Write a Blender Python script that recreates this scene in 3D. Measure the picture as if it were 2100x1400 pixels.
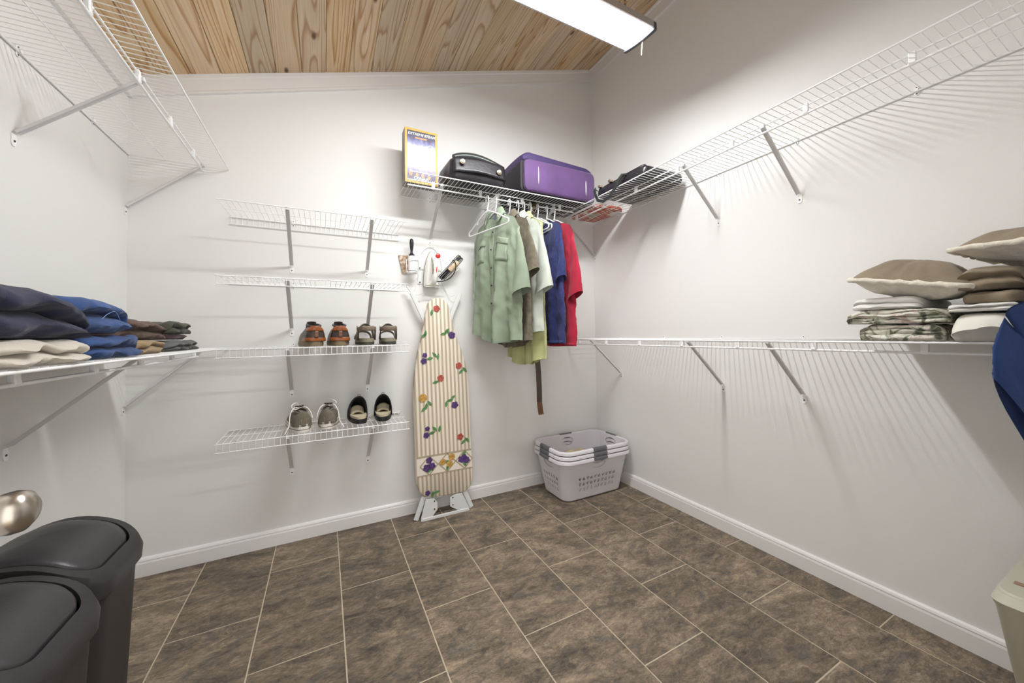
import bpy, bmesh, math, random
from math import sin, cos, pi, sqrt, atan2, radians
from mathutils import Vector, Matrix, Euler, noise as mnoise

for o in list(bpy.data.objects):
    bpy.data.objects.remove(o, do_unlink=True)
S = bpy.context.scene
COL = S.collection
random.seed(7)

# ------------------------------------------------------------------ camera
W = 2.9105            # inner room width: right wall x = 0, left wall x = -W, back wall y = 0
FRONT = -2.42         # inner face of the wall with the doorway (camera stands in the doorway)
cam_d = bpy.data.cameras.new('camera')
cam = bpy.data.objects.new('camera', cam_d)
COL.objects.link(cam)
_yaw, _pit, _roll = 0.4740, 0.0249, -0.0156
_f = Vector((sin(_yaw)*cos(_pit), cos(_yaw)*cos(_pit), sin(_pit)))
_r = Vector((cos(_yaw), -sin(_yaw), 0))
_u = _r.cross(_f)
_r2 = _r*cos(_roll) + _u*sin(_roll)
_u2 = _u*cos(_roll) - _r*sin(_roll)
cam.matrix_world = Matrix(((_r2.x, _u2.x, -_f.x, -2.05068), (_r2.y, _u2.y, -_f.y, -2.449615),
                           (_r2.z, _u2.z, -_f.z, 1.15), (0, 0, 0, 1)))
cam_d.sensor_fit = 'HORIZONTAL'
cam_d.sensor_width = 36.0
cam_d.lens = 750.9/2100*36.0
cam_d.shift_y = -33.43/2100
cam_d.clip_start = 0.02
S.camera = cam

# ------------------------------------------------------------------ world, exposure
world = bpy.data.worlds.new('world')
S.world = world
world.use_nodes = True
world.node_tree.nodes['Background'].inputs[0].default_value = (1.0, 0.985, 0.965, 1)
world.node_tree.nodes['Background'].inputs[1].default_value = 1.9
S.view_settings.view_transform = 'Standard'
S.view_settings.look = 'None'
S.view_settings.gamma = 1.0
S.view_settings.use_curve_mapping = False
S.view_settings.exposure = 0.33
LAMP_STRENGTH = 45.0
LAMP_COLOR = (0.975, 0.985, 1.0)

# ------------------------------------------------------------------ helpers
def lin(c):
    return tuple((v/255/12.92 if v/255 <= 0.04045 else ((v/255+0.055)/1.055)**2.4) for v in c)

def tag(o, label=None, cat=None, group=None, kind=None):
    if label: o['label'] = label
    if cat: o['category'] = cat
    if group: o['group'] = group
    if kind: o['kind'] = kind
    return o

def empty(name, loc=(0, 0, 0), rotz=0.0):
    o = bpy.data.objects.new(name, None)
    o.empty_display_size = 0.05
    o.location = loc
    o.rotation_euler = (0, 0, rotz)
    COL.objects.link(o)
    return o

def thing(name, label, cat, loc=(0, 0, 0), rotz=0.0, group=None):
    return tag(empty(name, loc, rotz), label, cat, group)

class MB:
    """collects polygons; build() links them as one mesh object"""
    def __init__(self):
        self.v = []; self.f = []; self.m = []; self.cur = 0
    def add(self, vs, fs):
        b = len(self.v)
        self.v += [tuple(p) for p in vs]
        for q in fs:
            self.f.append(tuple(i+b for i in q)); self.m.append(self.cur)
        return self
    def box(self, a, b):
        x0, y0, z0 = [min(p, q) for p, q in zip(a, b)]
        x1, y1, z1 = [max(p, q) for p, q in zip(a, b)]
        return self.add([(x0,y0,z0),(x1,y0,z0),(x1,y1,z0),(x0,y1,z0),(x0,y0,z1),(x1,y0,z1),(x1,y1,z1),(x0,y1,z1)],
                        [(0,3,2,1),(4,5,6,7),(0,1,5,4),(1,2,6,5),(2,3,7,6),(3,0,4,7)])
    def obox(self, c, ax, ay, az):
        """oriented box from centre and three half-axis vectors"""
        c = Vector(c); ax = Vector(ax); ay = Vector(ay); az = Vector(az)
        vs = [c + ax*i + ay*j + az*k for k in (-1, 1) for (i, j) in ((-1,-1),(1,-1),(1,1),(-1,1))]
        return self.add(vs, [(0,3,2,1),(4,5,6,7),(0,1,5,4),(1,2,6,5),(2,3,7,6),(3,0,4,7)])
    def tube(self, pts, r, n=8, closed=False, cap=True):
        pts = [Vector(p) for p in pts]
        rs = r if isinstance(r, (list, tuple)) else [r]*len(pts)
        m = len(pts); rings = []
        t0 = (pts[1]-pts[0]).normalized()
        up = Vector((0, 0, 1)) if abs(t0.z) < 0.9 else Vector((1, 0, 0))
        a = t0.cross(up).normalized()
        for i, p in enumerate(pts):
            if closed:
                t = (pts[(i+1) % m]-pts[i-1])
            else:
                t = pts[min(i+1, m-1)]-pts[max(i-1, 0)]
            t = t.normalized() if t.length > 1e-9 else t0
            a = (a - t*a.dot(t))
            a = a.normalized() if a.length > 1e-6 else t.orthogonal().normalized()
            b = t.cross(a)
            rings.append([p + (a*cos(2*pi*k/n)+b*sin(2*pi*k/n))*rs[i] for k in range(n)])
        vs = [q for rg in rings for q in rg]; fs = []
        for i in range(m if closed else m-1):
            j = (i+1) % m
            for k in range(n):
                l = (k+1) % n
                fs.append((i*n+k, i*n+l, j*n+l, j*n+k))
        if cap and not closed:
            fs.append(tuple(range(n-1, -1, -1))); fs.append(tuple((m-1)*n+k for k in range(n)))
        return self.add(vs, fs)
    def ribbon(self, pts, w, t, nrm=None):
        """flat strip (rectangular section w x t) swept along pts; nrm = thickness direction hint"""
        pts = [Vector(p) for p in pts]; m = len(pts); vs = []
        for i, p in enumerate(pts):
            d = (pts[min(i+1, m-1)]-pts[max(i-1, 0)]).normalized()
            nn = Vector(nrm) if nrm is not None else Vector((0, 0, 1))
            nn = (nn - d*nn.dot(d)).normalized()
            s = d.cross(nn)
            vs += [p+s*w/2+nn*t/2, p-s*w/2+nn*t/2, p-s*w/2-nn*t/2, p+s*w/2-nn*t/2]
        fs = []
        for i in range(m-1):
            for k in range(4):
                l = (k+1) % 4
                fs.append((i*4+k, i*4+l, i*4+4+l, i*4+4+k))
        fs.append((3, 2, 1, 0)); fs.append(tuple((m-1)*4+k for k in range(4)))
        return self.add(vs, fs)
    def lathe(self, prof, n=20, c=(0, 0, 0), axis='z', cap=True):
        """prof: list of (r, h)"""
        vs = []
        for r, h in prof:
            for k in range(n):
                a = 2*pi*k/n
                p = (r*cos(a), r*sin(a), h)
                if axis == 'x': p = (h, r*cos(a), r*sin(a))
                if axis == 'y': p = (r*sin(a), h, r*cos(a))
                vs.append((p[0]+c[0], p[1]+c[1], p[2]+c[2]))
        fs = []; m = len(prof)
        for i in range(m-1):
            for k in range(n):
                l = (k+1) % n
                fs.append((i*n+k, i*n+l, (i+1)*n+l, (i+1)*n+k))
        if cap:
            fs.append(tuple(range(n-1, -1, -1))); fs.append(tuple((m-1)*n+k for k in range(n)))
        return self.add(vs, fs)
    def grid(self, fn, nu, nv, wrapu=False):
        """fn(u, v) with u, v in 0..1"""
        cu = nu if wrapu else nu+1
        vs = [fn(i/nu, j/nv) for j in range(nv+1) for i in range(cu)]
        fs = []
        for j in range(nv):
            for i in range(nu):
                a = j*cu+i; b = j*cu+(i+1) % cu
                fs.append((a, b, b+cu, a+cu))
        return self.add(vs, fs)
    def prism(self, poly, d):
        """poly: planar 3-D outline, extruded by vector d, both ends capped"""
        n = len(poly); d = Vector(d)
        vs = [Vector(p) for p in poly] + [Vector(p)+d for p in poly]
        fs = [tuple(range(n-1, -1, -1)), tuple(range(n, 2*n))]
        fs += [(i, (i+1) % n, n+(i+1) % n, n+i) for i in range(n)]
        return self.add(vs, fs)
    def loft(self, rings, cap0=True, cap1=True):
        n = len(rings[0]); vs = [p for rg in rings for p in rg]; fs = []
        for i in range(len(rings)-1):
            for k in range(n):
                l = (k+1) % n
                fs.append((i*n+k, i*n+l, (i+1)*n+l, (i+1)*n+k))
        if cap0: fs.append(tuple(range(n-1, -1, -1)))
        if cap1: fs.append(tuple((len(rings)-1)*n+k for k in range(n)))
        return self.add(vs, fs)
    weld = 0
    def mesh(self, name, mats, off=(0, 0, 0), smooth=False, angle=None):
        me = bpy.data.meshes.new(name)
        ox, oy, oz = off
        me.from_pydata([(x-ox, y-oy, z-oz) for x, y, z in self.v], [], self.f)
        if not isinstance(mats, (list, tuple)): mats = [mats]
        for mt in mats: me.materials.append(mt)
        if len(mats) > 1: me.polygons.foreach_set('material_index', self.m)
        bm = bmesh.new(); bm.from_mesh(me)
        if self.weld: bmesh.ops.remove_doubles(bm, verts=bm.verts, dist=self.weld)
        bmesh.ops.recalc_face_normals(bm, faces=bm.faces)
        bm.to_mesh(me); bm.free()
        if smooth:
            me.polygons.foreach_set('use_smooth', [True]*len(me.polygons))
            if angle is not None:
                try: me.set_sharp_from_angle(angle=radians(angle))
                except Exception: pass
        me.update()
        return me
    def build(self, name, mats, parent=None, smooth=False, angle=None, world=True, bevel=0, subd=0, solid=0, bseg=2, split=0):
        off = (0, 0, 0)
        if parent is not None and world:
            p = parent; t = Vector((0, 0, 0))
            while p is not None:
                t += p.location; p = p.parent
            off = tuple(t)
        o = bpy.data.objects.new(name, self.mesh(name, mats, off, smooth, angle))
        COL.objects.link(o)
        if parent is not None: o.parent = parent
        if solid:
            md = o.modifiers.new('solid', 'SOLIDIFY'); md.thickness = solid; md.offset = 0
        if split:
            md = o.modifiers.new('split', 'EDGE_SPLIT'); md.split_angle = radians(split)
        if bevel:
            md = o.modifiers.new('bevel', 'BEVEL'); md.width = bevel; md.segments = bseg
            md.limit_method = 'ANGLE'; md.angle_limit = radians(35)
        if subd:
            md = o.modifiers.new('sub', 'SUBSURF'); md.levels = subd; md.render_levels = subd
        return o

def struct(name, mb, mat, parent=None, **k):
    o = mb.build(name, mat, parent, **k)
    if parent is None: o['kind'] = 'structure'
    return o

def copy_tree(o, parent=None):
    c = o.copy(); COL.objects.link(c); c.parent = parent
    for ch in list(o.children): copy_tree(ch, c)
    return c

def nz(x, y=0.0, z=0.0):
    return mnoise.noise(Vector((x, y, z)))

def rrect(hx, hy, r, n=6, cx=0.0, cy=0.0, div=0):
    """rounded rectangle outline (x, y) counter-clockwise; div adds points along the straight sides"""
    if div:
        base = rrect(hx, hy, r, n, cx, cy); out = []
        for i, p in enumerate(base):
            out.append(p)
            if i % (n+1) == n:
                q = base[(i+1) % len(base)]
                out += [(p[0]+(q[0]-p[0])*k/(div+1), p[1]+(q[1]-p[1])*k/(div+1)) for k in range(1, div+1)]
        return out
    pts = []
    for qx, qy, a0 in ((1, 1, 0), (-1, 1, pi/2), (-1, -1, pi), (1, -1, 3*pi/2)):
        for k in range(n+1):
            a = a0 + pi/2*k/n
            pts.append((cx+qx*(hx-r)+r*cos(a), cy+qy*(hy-r)+r*sin(a)))
    return pts

# ------------------------------------------------------------------ materials
def mat(name, col, rough=0.6, metal=0.0, var=0.0, vscale=8.0, bump=0.0, bscale=60.0, col2=None, spec=0.5, stretch=None, sheen=0.0, detail=4.0):
    m = bpy.data.materials.new(name); m.use_nodes = True
    nt = m.node_tree; N = nt.nodes; L = nt.links
    b = N['Principled BSDF']
    c1 = lin(col) + (1,)
    b.inputs['Base Color'].default_value = c1
    b.inputs['Roughness'].default_value = rough
    b.inputs['Metallic'].default_value = metal
    b.inputs['Specular IOR Level'].default_value = spec
    if sheen: b.inputs['Sheen Weight'].default_value = sheen
    if var or col2 or bump:
        tc = N.new('ShaderNodeTexCoord'); mp = N.new('ShaderNodeMapping')
        L.new(tc.outputs['Object'], mp.inputs['Vector'])
        if stretch: mp.inputs['Scale'].default_value = stretch
    if var or col2:
        n = N.new('ShaderNodeTexNoise'); n.inputs['Scale'].default_value = vscale; n.inputs['Detail'].default_value = detail
        L.new(mp.outputs['Vector'], n.inputs['Vector'])
        r = N.new('ShaderNodeValToRGB')
        c2 = (lin(col2)+(1,)) if col2 else tuple(min(1, v*(1-var)) for v in c1[:3])+(1,)
        c3 = c1 if col2 else tuple(min(1, v*(1+var)) for v in c1[:3])+(1,)
        r.color_ramp.elements[0].position = 0.35; r.color_ramp.elements[1].position = 0.65
        r.color_ramp.elements[0].color = c2; r.color_ramp.elements[1].color = c3
        L.new(n.outputs['Fac'], r.inputs['Fac']); L.new(r.outputs['Color'], b.inputs['Base Color'])
    if bump:
        n2 = N.new('ShaderNodeTexNoise'); n2.inputs['Scale'].default_value = bscale; n2.inputs['Detail'].default_value = 3
        L.new(mp.outputs['Vector'], n2.inputs['Vector'])
        bp = N.new('ShaderNodeBump'); bp.inputs['Strength'].default_value = bump; bp.inputs['Distance'].default_value = 0.003
        L.new(n2.outputs['Fac'], bp.inputs['Height']); L.new(bp.outputs['Normal'], b.inputs['Normal'])
    return m

M_wall = mat('wall_paint', (236, 235, 232), 0.75, bump=0.07, bscale=180, spec=0.25)
M_trim = mat('trim_paint', (240, 238, 236), 0.45)
M_wire = mat('white_vinyl_wire', (246, 246, 245), 0.35)
M_clip = mat('white_plastic_clip', (248, 248, 248), 0.35)
M_brk = mat('white_metal_bracket', (222, 220, 219), 0.4)
M_screw = mat('screw_steel', (70, 68, 66), 0.4, 0.8)
M_black = mat('black_plastic', (24, 23, 24), 0.45)
M_white = mat('white_plastic', (244, 244, 243), 0.32)

def mat_tile():
    m = bpy.data.materials.new('slate_tile'); m.use_nodes = True
    nt = m.node_tree; N = nt.nodes; L = nt.links; b = N['Principled BSDF']
    tc = N.new('ShaderNodeTexCoord'); oi = N.new('ShaderNodeObjectInfo')
    mul = N.new('ShaderNodeVectorMath'); mul.operation = 'SCALE'; mul.inputs[0].default_value = (37.0, 53.0, 11.0)
    L.new(oi.outputs['Random'], mul.inputs['Scale'])
    add = N.new('ShaderNodeVectorMath'); add.operation = 'ADD'
    L.new(tc.outputs['Object'], add.inputs[0]); L.new(mul.outputs[0], add.inputs[1])
    mp = N.new('ShaderNodeMapping'); mp.inputs['Rotation'].default_value = (0, 0, 0.9); mp.inputs['Scale'].default_value = (1.0, 2.0, 1.0)
    L.new(add.outputs[0], mp.inputs['Vector'])
    def noise(sc, det, dist=0.0, rough=0.6, src=mp):
        n = N.new('ShaderNodeTexNoise'); n.inputs['Scale'].default_value = sc; n.inputs['Detail'].default_value = det
        n.inputs['Distortion'].default_value = dist; n.inputs['Roughness'].default_value = rough
        L.new(src.outputs[0], n.inputs['Vector']); return n
    def ramp(src, stops):
        r = N.new('ShaderNodeValToRGB')
        while len(r.color_ramp.elements) < len(stops): r.color_ramp.elements.new(0.5)
        for e, (p, c) in zip(r.color_ramp.elements, stops):
            e.position = p; e.color = lin(c)+(1,)
        L.new(src, r.inputs['Fac']); return r
    n1 = noise(1.9, 11, 2.2, 0.70)
    r1 = ramp(n1.outputs['Fac'], [(0.32, (56, 52, 47)), (0.43, (88, 80, 70)), (0.51, (118, 105, 90)), (0.58, (142, 127, 108)), (0.70, (176, 158, 132))])
    n2 = noise(11.0, 10, 1.2, 0.8)
    r2 = ramp(n2.outputs['Fac'], [(0.36, (50, 47, 44)), (0.5, (120, 107, 92)), (0.66, (182, 164, 138))])
    mx = N.new('ShaderNodeMixRGB'); mx.inputs[0].default_value = 0.46
    L.new(r1.outputs[0], mx.inputs[1]); L.new(r2.outputs[0], mx.inputs[2])
    # grey-blue slate patches and rusty seams
    n3 = noise(3.7, 4, 2.0)
    r3 = ramp(n3.outputs['Fac'], [(0.58, (0, 0, 0)), (0.70, (255, 255, 255))])
    mx2 = N.new('ShaderNodeMixRGB'); L.new(r3.outputs[0], mx2.inputs[0]); L.new(mx.outputs[0], mx2.inputs[1]); mx2.inputs[2].default_value = lin((92, 92, 90))+(1,)
    mx2b = N.new('ShaderNodeMixRGB'); mx2b.inputs[0].default_value = 0.6; L.new(mx.outputs[0], mx2b.inputs[1]); L.new(mx2.outputs[0], mx2b.inputs[2])
    n4 = noise(5.0, 6, 3.0)
    r4 = ramp(n4.outputs['Fac'], [(0.475, (0, 0, 0)), (0.50, (255, 255, 255)), (0.525, (0, 0, 0))])
    sc = N.new('ShaderNodeMath'); sc.operation = 'MULTIPLY'; sc.inputs[1].default_value = 0.38
    L.new(r4.outputs[0], sc.inputs[0])
    mx3 = N.new('ShaderNodeMixRGB'); L.new(sc.outputs[0], mx3.inputs[0]); L.new(mx2b.outputs[0], mx3.inputs[1]); mx3.inputs[2].default_value = lin((60, 55, 50))+(1,)
    mp5 = N.new('ShaderNodeMapping'); mp5.inputs['Rotation'].default_value = (0, 0, 0.6); mp5.inputs['Scale'].default_value = (60.0, 150.0, 60.0); L.new(add.outputs[0], mp5.inputs['Vector'])
    n5 = noise(1.0, 5, 0.4, 0.7, mp5)
    r5 = ramp(n5.outputs['Fac'], [(0.34, (178, 176, 174)), (0.5, (228, 226, 224)), (0.66, (255, 255, 255))])
    mx5 = N.new('ShaderNodeMixRGB'); mx5.blend_type = 'MULTIPLY'; mx5.inputs[0].default_value = 0.75
    L.new(mx3.outputs[0], mx5.inputs[1]); L.new(r5.outputs[0], mx5.inputs[2]); mx3 = mx5
    hsv = N.new('ShaderNodeHueSaturation'); hsv.inputs['Saturation'].default_value = 1.0
    vr = N.new('ShaderNodeMapRange'); vr.inputs[3].default_value = 1.18; vr.inputs[4].default_value = 1.62
    L.new(oi.outputs['Random'], vr.inputs[0]); L.new(vr.outputs[0], hsv.inputs['Value']); L.new(mx3.outputs[0], hsv.inputs['Color'])
    L.new(hsv.outputs[0], b.inputs['Base Color'])
    rr = N.new('ShaderNodeMapRange'); rr.inputs[3].default_value = 0.42; rr.inputs[4].default_value = 0.7
    L.new(n2.outputs['Fac'], rr.inputs[0]); L.new(rr.outputs[0], b.inputs['Roughness'])
    b.inputs['Specular IOR Level'].default_value = 0.35
    bp = N.new('ShaderNodeBump'); bp.inputs['Strength'].default_value = 0.75; bp.inputs['Distance'].default_value = 0.006
    ad = N.new('ShaderNodeMath'); ad.operation = 'ADD'; L.new(n1.outputs['Fac'], ad.inputs[0]); L.new(n2.outputs['Fac'], ad.inputs[1])
    L.new(ad.outputs[0], bp.inputs['Height']); L.new(bp.outputs['Normal'], b.inputs['Normal'])
    return m

def mat_plank():
    m = bpy.data.materials.new('pine_plank'); m.use_nodes = True
    nt = m.node_tree; N = nt.nodes; L = nt.links; b = N['Principled BSDF']
    tc = N.new('ShaderNodeTexCoord'); oi = N.new('ShaderNodeObjectInfo')
    mul = N.new('ShaderNodeVectorMath'); mul.operation = 'SCALE'; mul.inputs[0].default_value = (3.7, 29.0, 5.0)
    L.new(oi.outputs['Random'], mul.inputs['Scale'])
    add = N.new('ShaderNodeVectorMath'); add.operation = 'ADD'
    L.new(tc.outputs['Object'], add.inputs[0]); L.new(mul.outputs[0], add.inputs[1])
    mp = N.new('ShaderNodeMapping'); mp.inputs['Scale'].default_value = (1.0, 0.06, 0.3)
    L.new(add.outputs[0], mp.inputs['Vector'])
    n0 = N.new('ShaderNodeTexNoise'); n0.inputs['Scale'].default_value = 5.5; n0.inputs['Detail'].default_value = 2.0; n0.inputs['Distortion'].default_value = 0.5
    L.new(mp.outputs[0], n0.inputs['Vector'])
    # growth rings: contour lines of a stretched noise field
    k = N.new('ShaderNodeMath'); k.operation = 'MULTIPLY'; k.inputs[1].default_value = 18.0; L.new(n0.outputs['Fac'], k.inputs[0])
    fr = N.new('ShaderNodeMath'); fr.operation = 'FRACT'; L.new(k.outputs[0], fr.inputs[0])
    r = N.new('ShaderNodeValToRGB'); e = r.color_ramp.elements
    e[0].position = 0.0; e[0].color = lin((226, 205, 178))+(1,)
    e[1].position = 0.62; e[1].color = lin((220, 196, 164))+(1,)
    x = e.new(0.86); x.color = lin((184, 146, 110))+(1,)
    x = e.new(0.97); x.color = lin((224, 201, 172))+(1,)
    L.new(fr.outputs[0], r.inputs['Fac'])
    mp2 = N.new('ShaderNodeMapping'); mp2.inputs['Scale'].default_value = (90.0, 2.0, 20.0); L.new(add.outputs[0], mp2.inputs['Vector'])
    n2 = N.new('ShaderNodeTexNoise'); n2.inputs['Scale'].default_value = 2.0; n2.inputs['Detail'].default_value = 4; L.new(mp2.outputs[0], n2.inputs['Vector'])
    r2 = N.new('ShaderNodeValToRGB'); r2.color_ramp.elements[0].position = 0.3; r2.color_ramp.elements[1].position = 0.7
    r2.color_ramp.elements[0].color = (0.78, 0.74, 0.70, 1); r2.color_ramp.elements[1].color = (1, 1, 1, 1)
    L.new(n2.outputs['Fac'], r2.inputs['Fac'])
    mx = N.new('ShaderNodeMixRGB'); mx.blend_type = 'MULTIPLY'; mx.inputs[0].default_value = 0.8
    L.new(r.outputs[0], mx.inputs[1]); L.new(r2.outputs[0], mx.inputs[2])
    # knots
    mp3 = N.new('ShaderNodeMapping'); mp3.inputs['Scale'].default_value = (5.5, 2.4, 0.0); L.new(add.outputs[0], mp3.inputs['Vector'])
    vo = N.new('ShaderNodeTexVoronoi'); vo.inputs['Scale'].default_value = 1.0; L.new(mp3.outputs[0], vo.inputs['Vector'])
    rk = N.new('ShaderNodeValToRGB'); rk.color_ramp.elements[0].position = 0.035; rk.color_ramp.elements[0].color = (1, 1, 1, 1)
    rk.color_ramp.elements[1].position = 0.085; rk.color_ramp.elements[1].color = (0, 0, 0, 1); L.new(vo.outputs['Distance'], rk.inputs['Fac'])
    mk = N.new('ShaderNodeMixRGB'); L.new(rk.outputs[0], mk.inputs[0]); L.new(mx.outputs[0], mk.inputs[1]); mk.inputs[2].default_value = lin((98, 68, 48))+(1,)
    hs = N.new('ShaderNodeHueSaturation')
    v1 = N.new('ShaderNodeMapRange'); v1.inputs[3].default_value = 0.80; v1.inputs[4].default_value = 1.12; L.new(oi.outputs['Random'], v1.inputs[0])
    w = N.new('ShaderNodeMath'); w.operation = 'MULTIPLY'; w.inputs[1].default_value = 7.31; L.new(oi.outputs['Random'], w.inputs[0])
    w2 = N.new('ShaderNodeMath'); w2.operation = 'FRACT'; L.new(w.outputs[0], w2.inputs[0])
    v2 = N.new('ShaderNodeMapRange'); v2.inputs[3].default_value = 0.95; v2.inputs[4].default_value = 1.30; L.new(w2.outputs[0], v2.inputs[0])
    L.new(v1.outputs[0], hs.inputs['Value']); L.new(v2.outputs[0], hs.inputs['Saturation']); L.new(mk.outputs[0], hs.inputs['Color'])
    L.new(hs.outputs[0], b.inputs['Base Color'])
    b.inputs['Roughness'].default_value = 0.5
    return m

M_tile = mat_tile()
M_plank = mat_plank()
M_grout = mat('grout', (196, 182, 158), 0.85, var=0.06, vscale=30)
M_dark = mat('dark_gap', (52, 40, 30), 0.9)

# ------------------------------------------------------------------ room shell
CZ0, CSL = 3.416, 0.33                        # ceiling height at the right wall and its slope along x
def cz(x): return CZ0 + CSL*x
T = 0.12
fl = struct('floor', MB().box((-W-T, FRONT-0.9, -0.05), (T, T, -0.0010)), M_grout)
struct('wall_back', MB().box((-W-T, 0, 0.0), (T, T, CZ0+0.3)), M_wall)
struct('wall_right', MB().box((0, FRONT-T, 0.0), (T, 0, CZ0+0.3)), M_wall)
struct('wall_left', MB().box((-W-T, FRONT-T, 0.0), (-W, 0, cz(-W)+0.3)), M_wall)
DX0, DX1, DZ = -2.585, -1.70, 2.06
wf = MB()
wf.box((-W, FRONT-T, 0), (DX0, FRONT, CZ0+0.2)); wf.box((DX1, FRONT-T, 0), (0, FRONT, CZ0+0.2)); wf.box((DX0, FRONT-T, DZ), (DX1, FRONT, CZ0+0.2))
struct('wall_front', wf, M_wall)

# floor tiles
tw, tl, g = 0.30544, 0.6111, 0.0024
x0 = -2.9011
def tile_obj(xa, xb, ya, yb, cache={}):
    key = (round(xb-xa, 4), round(yb-ya, 4))
    if key not in cache:
        hx, hy = (xb-xa)/2-g, (yb-ya)/2-g
        b = 0.0012
        rings = [[(x, y, z) for (x, y) in ((hx-i, hy-i), (-hx+i, hy-i), (-hx+i, -hy+i), (hx-i, -hy+i))] for i, z in ((0, -0.0009), (0, -0.0004), (b, 0))]
        cache[key] = MB().loft(rings, True, True).mesh('tile', M_tile)
    o = bpy.data.objects.new('tile', cache[key]); COL.objects.link(o)
    o.location = ((xa+xb)/2, (ya+yb)/2, 0); o.parent = fl
for i in range(-1, 10):
    xa, xb = max(x0+i*tw, -W), min(x0+(i+1)*tw, 0)
    if xb-xa < 0.02: continue
    y = -0.584 if i % 2 else -0.2775
    edges = [0.0]
    while y > FRONT-T:
        edges.append(y); y -= tl
    edges.append(FRONT-T)
    for a, b in zip(edges[1:], edges[:-1]):
        tile_obj(xa, xb, a, b)

# ceiling: dark gap board + planks running away from the camera
cl = MB()
cl.add([(-W-T, FRONT-T, cz(-W-T)+0.02), (T, FRONT-T, cz(T)+0.02), (T, T, cz(T)+0.02), (-W-T, T, cz(-W-T)+0.02),
        (-W-T, FRONT-T, cz(-W-T)+0.1), (T, FRONT-T, cz(T)+0.1), (T, T, cz(T)+0.1), (-W-T, T, cz(-W-T)+0.1)],
       [(0,1,2,3),(7,6,5,4),(0,4,5,1),(1,5,6,2),(2,6,7,3),(3,7,4,0)])
ceil = struct('ceiling', cl, M_dark)
pw = 0.1265
ca = math.atan(CSL)
def plank_mesh():
    h = pw/cos(ca)/2; ln = (0-FRONT)/2; b = 0.004
    prof = [(-h+0.0006, 0.018), (-h+0.0006, b), (-h+b, 0), (h-b, 0), (h-0.0006, b), (h-0.0006, 0.018)]
    return MB().loft([[(x, y, z) for x, z in prof] for y in (-ln, ln)]).mesh('plank', M_plank)
pmesh = plank_mesh()
k = 0
xk = -2.668-2*pw
while xk < 0.0:
    xm = xk+pw/2
    o = bpy.data.objects.new('plank', pmesh); COL.objects.link(o)
    o.location = (xm, FRONT/2, cz(xm)); o.rotation_euler = (0, -ca, 0); o.parent = ceil
    xk += pw

# trims: crown boards under the ceiling
def trim_board(name, p0, p1, inward, drop):
    """moulded strip between two wall points (top edge follows p0-p1)"""
    prof = [(0, 0.012), (0.020, 0.012), (0.020, -0.020), (0.014, -0.026), (0.014, -drop+0.018), (0.018, -drop+0.012), (0.018, -drop), (0, -drop)]
    i = Vector(inward)
    rings = [[Vector(p)+i*a+Vector((0, 0, b)) for a, b in prof] for p in (p0, p1)]
    return struct(name, MB().loft(rings), M_trim)
trim_board('trim_1', (-W, 0, cz(-W)), (0, 0, cz(0)), (0, -1, 0), 0.104)
trim_board('trim_2', (0, 0, cz(0)), (0, FRONT, cz(0)), (-1, 0, 0), 0.104)
trim_board('trim_3', (-W, 0, cz(-W)), (-W, FRONT, cz(-W)), (1, 0, 0), 0.104)

def baseboard(name, p0, p1, inward):
    prof = [(0, 0.0), (0.015, 0.0), (0.015, 0.062), (0.0125, 0.070), (0.0135, 0.075), (0.010, 0.083), (0.004, 0.088), (0, 0.088)]
    i = Vector(inward)
    rings = [[Vector(p)+i*a+Vector((0, 0, b)) for a, b in prof] for p in (p0, p1)]
    return struct(name, MB().loft(rings), M_trim)
baseboard('baseboard_back', (-W, 0, 0), (0, 0, 0), (0, -1, 0))
baseboard('baseboard_right', (0, -0.0, 0), (0, FRONT, 0), (-1, 0, 0))
baseboard('baseboard_left', (-W, -0.0, 0), (-W, FRONT, 0), (1, 0, 0))

# open door on the left of the doorway
M_door = mat('door_paint', (236, 234, 231), 0.4)
M_nickel = mat('satin_nickel', (186, 178, 168), 0.28, 1.0)
dx1 = -2.512
dr = MB().box((dx1-0.035, FRONT+0.005, 0.012), (dx1, -1.585, 2.04))
for (za, zb) in ((0.2, 0.85), (1.05, 1.85)):
    for yy in (FRONT+0.12, FRONT+0.47):
        dr.box((dx1, yy, za), (dx1+0.004, yy+0.26, zb))
door = struct('door_1', dr, M_door, bevel=0.003)
kn = MB().lathe([(0.026, 0.0), (0.032, 0.004), (0.032, 0.008), (0.013, 0.014), (0.012, 0.028), (0.020, 0.036), (0.028, 0.046), (0.0305, 0.058), (0.028, 0.070), (0.018, 0.078), (0.004, 0.0805)], 28, (dx1, -1.636, 0.902), 'x')
kn.build('door_knob', M_nickel, door, smooth=True, angle=50)

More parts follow.
